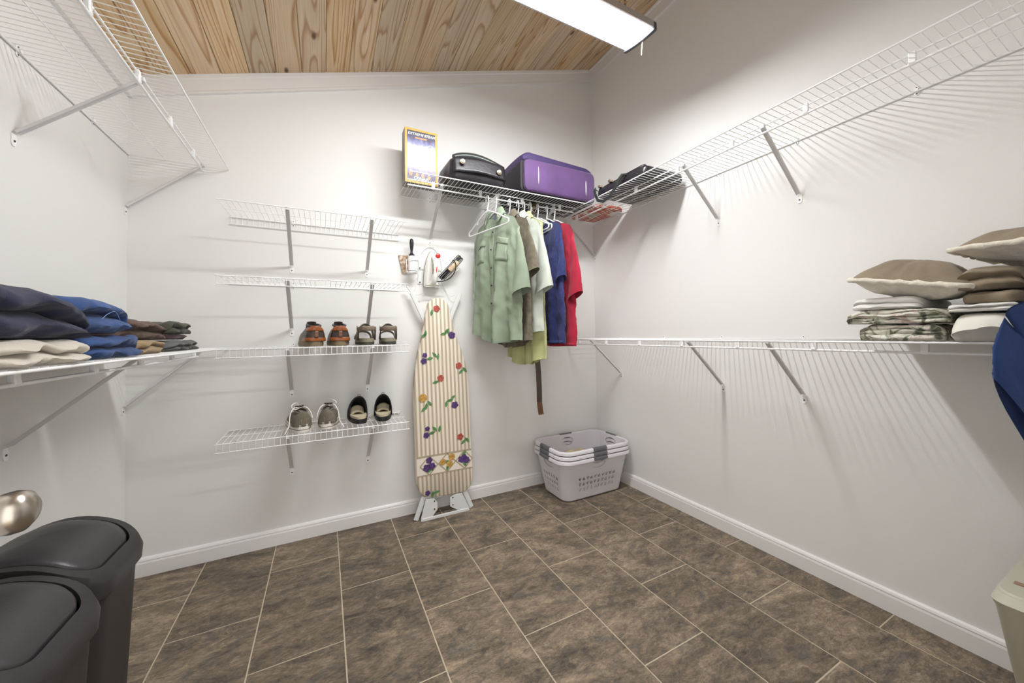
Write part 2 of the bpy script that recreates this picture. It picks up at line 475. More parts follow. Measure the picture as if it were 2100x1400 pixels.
# ------------------------------------------------------------------ ventilated wire shelves
PITCH = 0.0254
def wire_shelf(label, O, s, d, L, depth, rails, lip=None, lip_at='front', rod=None, rodclips=(), brackets=(), wallclips=(), bdepth=0.295, bdrop=0.285, name='wire_shelf', group=None):
    """O: wall point at deck height where the shelf starts; s: along the wall; d: into the room"""
    s = Vector(s); d = Vector(d); O = Vector(O); up = Vector((0, 0, 1))
    root = thing(name, label, 'shelf', O, 0, group)
    P = lambda a, b, c=0.0: tuple(O + s*a + d*b + up*c)
    for nm, b, r, c in rails:
        MB().tube([P(0, b, c), P(L, b, c)], r, 8).build(nm, M_wire, root, smooth=True, angle=60)
    wm = MB(); n = int(L/PITCH)
    for i in range(n+1):
        a = min(L-0.003, 0.006 + i*PITCH); zt = 0.0022
        pts = [P(a, 0.003, zt), P(a, depth, zt)]
        if lip and lip_at == 'front': pts = [P(a, 0.003, zt), P(a, depth+0.0015, zt-0.0005), P(a, depth+0.002, -lip)]
        if lip and lip_at == 'wall': pts = [P(a, 0.006, -lip), P(a, 0.0065, zt-0.0005), P(a, depth, zt)]
        wm.tube(pts, 0.00145, 5)
    tag(wm.build('deck_wires', M_wire, root, smooth=True, angle=60), kind='stuff')
    if lip:
        b = depth if lip_at == 'front' else 0.0075
        MB().tube([P(0, b, -lip), P(L, b, -lip)], 0.0028, 8).build('lip_rail', M_wire, root, smooth=True, angle=60)
    if rod:
        MB().tube([P(rod[0], bdepth+0.003, -0.037), P(rod[1], bdepth+0.003, -0.037)], 0.0046, 10).build('hang_rod', M_wire, root, smooth=True, angle=60)
        for a in rodclips:
            m = MB()
            pr = [(-0.004, 0.003), (0.008, 0.003), (0.009, -0.026), (0.011, -0.034), (0.006, -0.042), (-0.002, -0.042), (-0.004, -0.034)]
            m.prism([P(a-0.009, bdepth+x-0.001, y) for x, y in pr], s*0.018)
            m.build('rod_clip', M_clip, root, bevel=0.002)
    for a in brackets:
        m = MB()
        p0 = O+s*a+d*0.006-up*(bdrop-0.022); p1 = O+s*a+d*(bdepth-0.004)-up*0.010
        ax = (p1-p0); nn = ax.normalized().cross(s)
        m.obox((p0+p1)/2, ax/2, s*0.0085, nn*0.0014)
        for sg in (-1, 1):
            m.obox((p0+p1)/2+s*(0.0085*sg)-nn*0.004*(1 if nn.z > 0 else -1), ax/2, s*0.0009, nn*0.004)
        m.obox(p1+d*0.004+up*0.003, d*0.008, s*0.0085, up*0.007)
        br = m.build('support_bracket', M_brk, root, bevel=0.0008, bseg=1)
        fp = MB()
        hw, hh = 0.0105, 0.019
        c = O+s*a-up*(bdrop+0.004)
        poly = [(-hw, hh), (hw, hh), (hw, -hh*0.5), (hw*0.55, -hh), (-hw*0.55, -hh), (-hw, -hh*0.5)]
        fp.prism([c+s*x+up*z+d*0.0004 for x, z in poly], d*0.0024)
        fp.build('foot_plate', M_clip, br)
        sc = MB(); q = c+d*0.003-up*0.003
        sc.tube([q, q+d*0.0016], 0.0034, 10); sc.build('screw', M_screw, br)
    for a in wallclips:
        m = MB(); c = O+s*a
        poly = [(-0.007, 0.016), (0.007, 0.016), (0.008, 0.0), (0.007, -0.016), (0.0, -0.019), (-0.007, -0.016), (-0.008, 0.0)]
        m.prism([c+s*x+up*z+d*0.0003 for x, z in poly], d*0.0030)
        m.obox(c+d*0.006+up*0.001, s*0.006, d*0.005, up*0.0065)
        cp = m.build('wall_clip', M_clip, root, bevel=0.0008, bseg=1)
        sc = MB()
        for zz in (0.0115, -0.0125):
            q = c+d*0.0036+up*zz; sc.tube([q, q+d*0.0012], 0.0026, 8)
        sc.build('screw', M_screw, cp)
    return root

DEPTH = 0.40
RAILS16 = [('wall_rail', 0.0055, 0.0036, -0.0028), ('middle_rail', 0.142, 0.0019, -0.0014), ('support_rail', 0.295, 0.0032, -0.0026), ('front_rail', 0.40, 0.0034, -0.0010)]
RAILS12 = [('wall_rail', 0.0055, 0.0030, -0.0022), ('middle_rail', 0.150, 0.0018, -0.0012), ('front_rail', 0.299, 0.0029, -0.0018)]
ZU, ZL = 2.07, 1.105
LEN = -FRONT-0.012
R_clips = [0.299+0.4064*i for i in range(6) if 0.299+0.4064*i < LEN]
wire_shelf('long high white wire shelf on the wall beside the lamp, holding the black briefcase', (0, -0.004, ZU), (0, -1, 0), (-1, 0, 0), LEN, DEPTH, RAILS16,
           rod=(0.0, LEN-0.05), rodclips=[0.16+0.3055*i for i in range(8)], brackets=[0.018, 1.112, 1.522], wallclips=R_clips)
wire_shelf('white wire shelf with the throw pillows and folded bedding on its end', (0, -0.004, ZL), (0, -1, 0), (-1, 0, 0), LEN-0.225, DEPTH, RAILS16,
           rod=(0.0, LEN-0.25), rodclips=[0.16+0.3055*i for i in range(7)], brackets=[0.298, 1.112, 1.512], wallclips=R_clips[:-1])
wire_shelf('empty high white wire shelf in the corner over the folded jeans', (-W, -0.004, ZU-0.003), (0, -1, 0), (1, 0, 0), LEN, DEPTH, RAILS16,
           rod=(0.016, LEN-0.05), rodclips=[0.185+0.2965*i for i in range(8)], brackets=[0.022, 0.742, 1.46], wallclips=[0.315, 0.734, 1.15, 1.56, 1.97])
wire_shelf('white wire shelf carrying the row of folded jeans and trousers', (-W, -0.004, 1.100), (0, -1, 0), (1, 0, 0), 1.56, DEPTH-0.004, RAILS16,
           rod=(0.10, 1.56-0.05), rodclips=[0.155+0.29*i for i in range(5)], brackets=[0.026, 0.752], wallclips=[0.315, 0.734, 1.15, 1.5])
wire_shelf('high white wire shelf with the boxed steamer, purple suitcase and hanging shirts', (-1.617, 0, ZU), (1, 0, 0), (0, -1, 0), 1.617-0.405, DEPTH, RAILS16,
           rod=(0.0, 1.617-0.43), rodclips=[0.152+0.3055*i for i in range(4)], brackets=[0.206, 1.02], wallclips=[0.207, 0.617, 1.02])
SX0, SX1 = -2.505, -1.618
SB = [-2.216-SX0, -1.812-SX0]
for zz, lab, la in ((1.812, 'topmost of the four small wire shoe shelves, empty', 'wall'), (1.450, 'empty small wire shoe shelf just above the brown leather shoes', 'front'),
                    (1.100, 'small wire shoe shelf carrying the brown leather shoes and the strappy sandals', 'front'), (0.660, 'lowest small wire shoe shelf, with canvas sneakers and black slides', 'front')):
    rails = [(n, b, r, c) for n, b, r, c in RAILS12]
    wire_shelf(lab, (SX0, 0, zz), (1, 0, 0), (0, -1, 0), SX1-SX0, 0.30, rails, lip=0.041, lip_at=la, brackets=SB, wallclips=[q+0.008 for q in SB], bdepth=0.292, bdrop=0.268, name='shoe_shelf', group='shoe shelves')

# ------------------------------------------------------------------ hanging shop light
M_lampmetal = mat('lamp_grey_metal', (196, 192, 190), 0.35, 0.6)
M_lampend = mat('lamp_end_cap', (74, 73, 78), 0.5)
M_chain = mat('chain_metal', (120, 105, 85), 0.35, 0.9)
M_cord = mat('grey_cord', (112, 112, 116), 0.6)
def mat_emit(name, col, st):
    m = bpy.data.materials.new(name); m.use_nodes = True
    b = m.node_tree.nodes['Principled BSDF']
    b.inputs['Base Color'].default_value = (0.9, 0.9, 0.9, 1)
    b.inputs['Emission Color'].default_value = col+(1,); b.inputs['Emission Strength'].default_value = st
    return m
M_emit = mat_emit('lamp_diffuser', LAMP_COLOR, LAMP_STRENGTH*0.34)
LX1, LX0, LYB, LYF, LZ = -0.608, -1.828, -1.021, -1.229, 2.638
TILT = 0.14
lamp = thing('shop_light', 'long lit shop light hanging on chains under the plank ceiling', 'lamp', ((LX0+LX1)/2, (LYB+LYF)/2, LZ))
ym = (LYB+LYF)/2; hw = abs(LYF-LYB)/2
def lprof(x, k=1.0, dz=0.0):
    pts = []
    for i in range(11):                       # shallow curved hood above, sides turned down
        a = pi*i/10
        pts.append((x, ym+hw*k*cos(a), LZ+0.004+dz+0.050*k*(sin(a)**0.4 if sin(a) > 0 else 0)))
    return pts
hood = MB().loft([lprof(LX0+0.012), lprof(LX1-0.012)]); hood.build('hood', M_lampmetal, lamp, smooth=True, angle=40)
for xa, xb in ((LX0, LX0+0.018), (LX1-0.018, LX1)):
    MB().loft([lprof(x, 1.03, -0.006)[:-1]+[(x, ym-hw*1.03*cos(a), LZ-0.006-0.010*sin(a)) for a in [pi*i/10 for i in range(11)]][:-1] for x in (xa, xb)]).build('end_cap', M_lampend, lamp, bevel=0.002)
df = MB()
def dprof(x):
    return [(x, ym+(hw-0.010)*cos(a), LZ+0.003-0.007*sin(a)) for a in [pi*i/10 for i in range(11)]]
df.loft([dprof(LX0+0.014), dprof(LX1-0.014)]); df.build('diffuser', M_emit, lamp, smooth=True, angle=40)
MB().box((LX0+0.05, ym-0.028, LZ-0.0065), (LX1-0.03, ym+0.028, LZ-0.0035)).build('led_strip', mat_emit('lamp_led_strip', LAMP_COLOR, LAMP_STRENGTH*2.6), lamp)
pc = MB().tube([(LX1-0.004, ym-0.02, LZ-0.008), (LX1-0.004, ym-0.02, LZ-0.078)], 0.0022, 8); pc.build('pull_switch', M_clip, lamp, smooth=True, angle=60)
for xx in (LX1-0.10, LX0+0.10):
    zc = LZ+0.046; i = 0
    top = cz(xx)
    ch = MB()
    while zc < top-0.004:
        pts = [(xx+(0.006*cos(a) if i % 2 else 0), ym+0.0+(0 if i % 2 else 0.006*cos(a)), zc+0.010+0.013*sin(a)) for a in [2*pi*q/10 for q in range(10)]]
        ch.tube(pts, 0.0014, 5, closed=True); zc += 0.0215; i += 1
    ch.build('chain', M_chain, lamp, smooth=True).rotation_euler = (-TILT, 0, 0)
cd = MB(); pts = []
for i in range(60):
    t = i/59
    pts.append((LX1-0.34+0.20*t+0.02*sin(t*31), ym-0.03+0.022*sin(t*23+1), LZ+0.056+0.018*abs(sin(t*19))+0.01*sin(t*47)))
cd.tube(pts, 0.0036, 6); cd.build('power_cord', M_cord, lamp, smooth=True)
lamp.rotation_euler = (TILT, 0, 0)

# ------------------------------------------------------------------ luggage and box on the high back shelf
DK = ZU + 0.0045          # top of the deck wires
def text_mesh(mb, txt, size, origin, ux, uz, shear=0.0, extrude=0.0, align='LEFT', bold=0.0):
    """adds filled lettering to an MB, laid in the plane spanned by ux (reading direction) and uz (up)"""
    cu = bpy.data.curves.new('letters', 'FONT'); cu.body = txt; cu.size = size; cu.shear = shear; cu.align_x = align
    cu.offset = bold; cu.resolution_u = 3
    ob = bpy.data.objects.new('letters', cu); COL.objects.link(ob)
    dg = bpy.context.evaluated_depsgraph_get(); dg.update()
    me = bpy.data.meshes.new_from_object(ob.evaluated_get(dg))
    O = Vector(origin); ux = Vector(ux); uz = Vector(uz)
    mb.add([O+ux*v.co.x+uz*v.co.y for v in me.vertices], [tuple(p.vertices) for p in me.polygons])
    wd = max(v.co.x for v in me.vertices)
    bpy.data.objects.remove(ob); bpy.data.curves.remove(cu); bpy.data.meshes.remove(me)
    return wd

M_boxyel = mat('box_yellow_print', (206, 152, 48), 0.4)
M_boxside = mat('box_side_print', (150, 140, 128), 0.45, col2=(84, 76, 90), vscale=14)
M_boxbot = mat('box_bottom_card', (62, 50, 44), 0.6)
M_ltr = mat('white_print', (246, 246, 246), 0.4)
M_ora = mat('orange_print', (214, 138, 84), 0.4)
def mat_boxart():
    m = bpy.data.materials.new('box_front_print'); m.use_nodes = True
    nt = m.node_tree; N = nt.nodes; L = nt.links; b = N['Principled BSDF']
    tc = N.new('ShaderNodeTexCoord'); sp = N.new('ShaderNodeSeparateXYZ'); L.new(tc.outputs['Generated'], sp.inputs[0])
    n = N.new('ShaderNodeTexNoise'); n.inputs['Scale'].default_value = 7; n.inputs['Detail'].default_value = 5
    L.new(tc.outputs['Generated'], n.inputs['Vector'])
    a = N.new('ShaderNodeMath'); a.operation = 'MULTIPLY_ADD'; a.inputs[1].default_value = 0.22; a.inputs[2].default_value = -0.11
    L.new(n.outputs['Fac'], a.inputs[0])
    s = N.new('ShaderNodeMath'); s.operation = 'ADD'; L.new(sp.outputs['Z'], s.inputs[0]); L.new(a.outputs[0], s.inputs[1])
    r = N.new('ShaderNodeValToRGB'); e = r.color_ramp.elements
    e[0].position = 0.0; e[0].color = lin((44, 38, 58))+(1,); e[1].position = 1.0; e[1].color = lin((40, 38, 52))+(1,)
    for p, c in ((0.14, (70, 62, 110)), (0.30, (160, 156, 196)), (0.46, (196, 202, 222)), (0.64, (200, 206, 226)), (0.76, (120, 122, 170)), (0.86, (54, 50, 86))):
        x = e.new(p); x.color = lin(c)+(1,)
    L.new(s.outputs[0], r.inputs['Fac']); L.new(r.outputs[0], b.inputs['Base Color']); b.inputs['Roughness'].default_value = 0.35
    return m
bx0, bx1, byf, byb, bz0, bz1 = -1.618, -1.420, -0.236, -0.150, DK, 2.407
box = thing('steamer_box', 'yellow-edged retail box of a steamer standing on the high wire shelf', 'box', ((bx0+bx1)/2, (byf+byb)/2, DK))
c = MB().box((bx0, byf, bz0), (bx1, byb, bz1)); c.build('carton', M_boxside, box, bevel=0.001)
fr = MB(); yy = byf-0.0008; bw = 0.013
for a, b in (((bx0, bz0), (bx0+bw, bz1)), ((bx1-bw, bz0), (bx1, bz1)), ((bx0+bw, bz1-bw), (bx1-bw, bz1)), ((bx0+bw, bz0), (bx1-bw, bz0+bw))):
    fr.box((a[0], yy, a[1]), (b[0], yy+0.0006, b[1]))
fr.build('yellow_border', M_boxyel, box)
MB().box((bx0+bw, yy+0.0001, bz0+bw), (bx1-bw, yy+0.0006, bz1-bw)).build('front_print', mat_boxart(), box)
lt = MB()
wd = text_mesh(lt, 'EXTREME', 0.0225, (bx0+0.017, yy-0.0006, 2.368), (1, 0, 0), (0, 0, 1), 0.25)
text_mesh(lt, 'STEAM', 0.0225, (bx0+0.0185+wd, yy-0.0006, 2.368), (1, 0, 0), (0, 0, 1), 0.25, bold=0.0007)
text_mesh(lt, 'CONAIR', 0.0235, (bx0+0.052, yy-0.0006, 2.098), (1, 0, 0), (0, 0, 1), 0.0, bold=0.0004)
n = 22                                                   # ring seal
ring = [[(bx1-0.042+r*cos(2*pi*i/n), yy-0.0006, 2.305+r*sin(2*pi*i/n)) for i in range(n)] for r in (0.015, 0.018)]
lt.loft(ring, False, False)
for i in range(4):
    q = bx0+0.033+i*0.037
    lt.add([(q+0.006*cos(2*pi*k/10), yy-0.0006, 2.147-i*0.003+0.006*sin(2*pi*k/10)) for k in range(10)], [tuple(range(10))])
lt.build('white_lettering', M_ltr, box)
MB().box((bx0+0.062, yy-0.0004, 2.349), (bx0+0.132, yy, 2.3575)).build('orange_strip', M_ora, box)
for i in range(4):
    q = bx0+0.033+i*0.037; zz = 2.128-i*0.003
    ol = MB().add([(q-0.012, yy-0.0004, zz+0.010), (q+0.012, yy-0.0004, zz+0.010), (q+0.006, yy-0.0004, zz-0.012), (q-0.006, yy-0.0004, zz-0.012)], [(0, 1, 2, 3)]); ol.build('orange_badge', M_ora, box)

def softbox(cx, cy, cz_, hx, hy, hz, rp=0.05, bulge=0.02, n=10, nzs=9.0, na=0.006, seed=0, squash=None):
    """rounded, slightly puffed soft box as a UV grid of rounded-rect rings"""
    mb = MB(); rings = []
    for j in range(n+1):
        t = -1+2*j/n
        k = (1-abs(t)**6)**(1/6)                      # shrink near top and bottom
        rr = rrect(hx*(0.90+0.10*k)+bulge*(1-t*t), hy*(0.90+0.10*k)+bulge*(1-t*t), rp, 6)
        ring = []
        for x, y in rr:
            z = hz*t
            d = na*nz(x*nzs+seed, y*nzs, z*nzs+seed)
            ring.append((cx+x+d, cy+y+d, cz_+z+na*nz(x*nzs, y*nzs+seed, 3.3)*(1 if t > 0.5 else 0)))
        rings.append(ring)
    mb.loft(rings)
    return mb

M_leather = mat('black_leather', (38, 36, 40), 0.32, bump=0.25, bscale=70, var=0.25, vscale=9)
M_leather2 = mat('dark_green_leather', (44, 50, 47), 0.30, bump=0.15, bscale=60)
M_gold = mat('brass_stud', (214, 198, 176), 0.25, 1.0)
bag = thing('leather_bag', 'black leather bag with two round metal studs beside the purple suitcase', 'bag', (-1.19, -0.23, DK))
softbox(-1.195, -0.235, DK+0.078, 0.175, 0.145, 0.078, 0.05, 0.012, seed=2.2).build('body', M_leather, bag, smooth=True, angle=70)
fp = MB().grid(lambda u, v: (-1.365+0.34*u, -0.392-0.012*sin(pi*u)+0.018*v, DK+0.045+0.095*v+0.012*sin(pi*u)+0.003*nz(u*6, v*4)), 14, 6)
fp.build('front_flap', M_leather, bag, smooth=True, solid=0.008)
hp = [(-1.35+0.33*i/16, -0.345+0.0*i, DK+0.150+0.030*sin(pi*(i/16)**0.8)-0.012*(i/16)) for i in range(17)]
MB().tube(hp, [0.020+0.006*sin(pi*i/16) for i in range(17)], 12).build('rolled_handle', M_leather2, bag, smooth=True, angle=60)
for q in (-1.315, -1.075):
    st = MB().lathe([(0.016, 0.0), (0.016, -0.004), (0.011, -0.006), (0.011, -0.010), (0.004, -0.011)], 16, (q, -0.405, DK+0.108 if q < -1.2 else DK+0.088), 'y')
    st.build('stud', M_gold, bag, smooth=True, angle=40)

M_pur = mat('purple_nylon', (88, 56, 108), 0.65, var=0.18, vscale=5, bump=0.3, bscale=220, sheen=0.3)
M_purd = mat('dark_violet_nylon', (62, 46, 92), 0.65, var=0.1, vscale=6, bump=0.3, bscale=220)
M_purb = mat('black_nylon_side', (34, 28, 36), 0.7, bump=0.2, bscale=150)
M_zip = mat('silver_piping', (196, 192, 200), 0.35, 0.5)
sc_x0, sc_x1, sc_yf = -0.915, -0.300, -0.395
case = thing('suitcase', 'purple soft-sided suitcase lying on the high wire shelf', 'suitcase', (-0.6, -0.22, DK))
def case_ring(y, k=1.0, top=0.0):
    # outline in x-z, lid side slopes gently
    hx, hz = 0.305*k, 0.112*k
    pts = rrect(hx, hz, 0.04*k, 6, -0.607, 0)
    return [(x, y, DK+0.114+z+top*(z > 0)) for x, z in pts]
MB().loft([case_ring(-0.05, 0.93), case_ring(-0.06, 1.0), case_ring(sc_yf+0.012, 1.0), case_ring(sc_yf+0.004, 0.965)]).build('body', M_purb, case, smooth=True, angle=40)
MB().loft([case_ring(sc_yf+0.006, 0.955), case_ring(sc_yf-0.012, 0.93), case_ring(sc_yf-0.020, 0.84)]).build('front_panel', M_pur, case, smooth=True, angle=50)
# puffed lid pocket on the upper side
lidr = []
for j in range(29):
    t = j/28; x = -0.90+0.56*t
    hgt = (0.085-0.030*t)*min(1, (t+0.02)*9, (1.02-t)*12)**0.5
    ring = [(x-0.015*sin(a*2)*0, -0.212+0.185*cos(a), DK+0.216+hgt*max(0.0, sin(a))**0.35-0.020*max(0, -sin(a))) for a in [2*pi*i/40 for i in range(40)]]
    lidr.append(ring)
MB().loft(lidr).build('lid_pocket', M_purd, case, smooth=True, angle=60)
for q, h0, h1 in ((-0.795, 0.055, 0.175), (-0.405, 0.045, 0.150)):
    MB().tube([(q, sc_yf-0.023+0.002*0, DK+h0+(h1-h0)*i/8) for i in range(9)], [0.002+0.0025*sin(pi*i/8) for i in range(9)], 8).build('silver_strip', M_zip, case, smooth=True)
pp = [(x, y-0.002, z) for x, y, z in case_ring(sc_yf+0.000, 0.955)]
MB().tube(pp, 0.0028, 6, closed=True).build('piping', M_purb, case, smooth=True)
MB().lathe([(0.012, -0.006), (0.014, 0.0), (0.012, 0.006)], 12, (-0.52, -0.33, DK+0.282), 'y').build('zip_pull', M_zip, case, smooth=True)
for q in (-0.86, -0.37):
    MB().lathe([(0.018, -0.012), (0.018, 0.012)], 14, (q, sc_yf+0.03, DK+0.0195), 'x').build('wheel', M_purb, case, smooth=True, angle=40)

brief = thing('briefcase', 'black briefcase lying flat on the long shelf, carry strap hanging over the edge', 'briefcase', (-0.215, -0.70, DK))
softbox(-0.205, -0.705, DK+0.032, 0.160, 0.215, 0.032, 0.03, 0.006, n=8, seed=5).build('body', M_leather, brief, smooth=True, angle=70)
MB().grid(lambda u, v: (-0.36+0.30*u, -0.50-0.40*v, DK+0.066+0.022*sin(pi*u)*sin(pi*v)+0.004*nz(u*5, v*5)), 10, 10).build('flap', M_leather, brief, smooth=True, solid=0.006)
MB().tube([(-0.30+0.05*sin(pi*i/12), -0.60-0.26*i/12, DK+0.082+0.045*sin(pi*i/12)**0.6) for i in range(13)], 0.012, 8).build('carry_handle', M_leather, brief, smooth=True)
lp = [(-0.375, -0.50, DK+0.055), (-0.395, -0.505, DK+0.062), (-0.412, -0.515, DK+0.05), (-0.418, -0.53, DK+0.01), (-0.414, -0.55, DK-0.035), (-0.412, -0.60, DK-0.058), (-0.413, -0.66, DK-0.048), (-0.416, -0.72, DK-0.010), (-0.416, -0.75, DK+0.03), (-0.400, -0.765, DK+0.058), (-0.37, -0.77, DK+0.062)]
MB().ribbon(lp, 0.020, 0.005, (-1, 0, 0.01)).build('strap', M_leather2, brief, smooth=True, angle=40)
for yy_ in (-0.53, -0.63):
    MB().obox((-0.372, yy_, DK+0.072), (0.014, 0, 0), (0, 0.010, 0), (0, 0, 0.008)).build('buckle', M_gold, brief, bevel=0.002)

def mat_tote():
    m = bpy.data.materials.new('tote_pattern'); m.use_nodes = True
    nt = m.node_tree; N = nt.nodes; L = nt.links; b = N['Principled BSDF']
    tc = N.new('ShaderNodeTexCoord'); vo = N.new('ShaderNodeTexVoronoi'); vo.inputs['Scale'].default_value = 9.5
    L.new(tc.outputs['Object'], vo.inputs['Vector'])
    sp = N.new('ShaderNodeSeparateXYZ'); L.new(vo.outputs['Color'], sp.inputs[0])
    r = N.new('ShaderNodeValToRGB'); r.color_ramp.interpolation = 'CONSTANT'; e = r.color_ramp.elements
    e[0].position = 0; e[0].color = lin((180, 70, 30))+(1,); e[1].position = 0.60; e[1].color = lin((150, 148, 118))+(1,)
    x = e.new(0.74); x.color = lin((226, 220, 208))+(1,)
    L.new(sp.outputs['X'], r.inputs['Fac']); L.new(r.outputs[0], b.inputs['Base Color']); b.inputs['Roughness'].default_value = 0.8
    return m
tote = thing('tote_bag', 'folded orange and sage patterned tote bag on the corner of the high shelf', 'bag', (-0.14, -0.20, DK))
softbox(-0.145, -0.215, DK+0.011, 0.13, 0.17, 0.011, 0.05, 0.004, n=6, seed=9).build('body', mat_tote(), tote, smooth=True, angle=70)
MB().ribbon([(-0.06-0.10*sin(pi*i/10), -0.10-0.12*i/10, DK+0.024+0.012*sin(pi*i/10)) for i in range(11)], 0.02, 0.003).build('handle', mat('cream_canvas', (222, 216, 204), 0.85), tote, smooth=True)

# ------------------------------------------------------------------ clothes hangers on the back rod
RODZ, RODY = ZU-0.037, -0.298
HOOKR = 0.0046
def hanger_mesh(hooks=True):
    r = 0.0046; m = MB(); pts = []
    cx, R = 0.0, HOOKR+r+0.004
    for i in range(14):                                   # hook over the rod (rod axis = local y)
        a = radians(200) - radians(215)*i/13
        pts.append((R*cos(a), 0, -0.004+R*sin(a)))
    pts.insert(0, (-R*0.98, 0, -0.026))
    pts += [(R+0.001, 0, -0.03), (R-0.002, 0, -0.05), (0.004, 0, -0.072), (0.0, 0, -0.090)]
    m.tube(pts, r*0.92, 8)
    body = []
    A = Vector((0, 0, -0.088))
    def arc(c, r0, a0, a1, n=6): return [(c[0]+r0*cos(radians(a0+(a1-a0)*i/n)), 0, c[1]+r0*sin(radians(a0+(a1-a0)*i/n))) for i in range(n+1)]
    body += [(0.0, 0, -0.088), (0.06, 0, -0.112), (0.12, 0, -0.143), (0.175, 0, -0.176)]
    body += arc((0.193, -0.2), 0.016, 60, -90)
    body += [(0.12, 0, -0.216), (0.0, 0, -0.216), (-0.12, 0, -0.216)]
    body += arc((-0.193, -0.2), 0.016, -90, -240)
    body += [(-0.175, 0, -0.176), (-0.12, 0, -0.143), (-0.06, 0, -0.112)]
    m.tube(body, r, 8, closed=True)
    for sg in ((-1, 1) if hooks else ()):                  # small strap hooks
        m.tube([(sg*0.105, 0, -0.138), (sg*0.105, 0, -0.152), (sg*0.112, 0, -0.158), (sg*0.118, 0, -0.150)], 0.0022, 6)
    m.prism([(-0.03, -0.002, -0.100), (0.03, -0.002, -0.100), (0.0, -0.002, -0.085)], (0, 0.004, 0))
    return m.mesh('clothes_hanger', M_white, smooth=True, angle=60)
HM = hanger_mesh(); HM2 = hanger_mesh(False)
def hanger(x, th, label, y=RODY, z=RODZ+HOOKR+0.001):
    o = bpy.data.objects.new('clothes_hanger', HM if 'empty' in label else HM2); COL.objects.link(o)
    o.location = (x, y, z); o.rotation_euler = (0, 0, radians(th)-pi/2)
    if 'empty' not in label: o.scale = (0.84, 1, 0.94)
    return tag(o, label, 'hanger', 'white plastic hangers on the back rod')

def fabric(name, col, var=0.10, weave=320.0, rough=0.85, vs=7.0, bump=0.2, sheen=0.15):
    return mat(name, col, rough, var=var, vscale=vs, bump=bump, bscale=weave, sheen=sheen, spec=0.2)

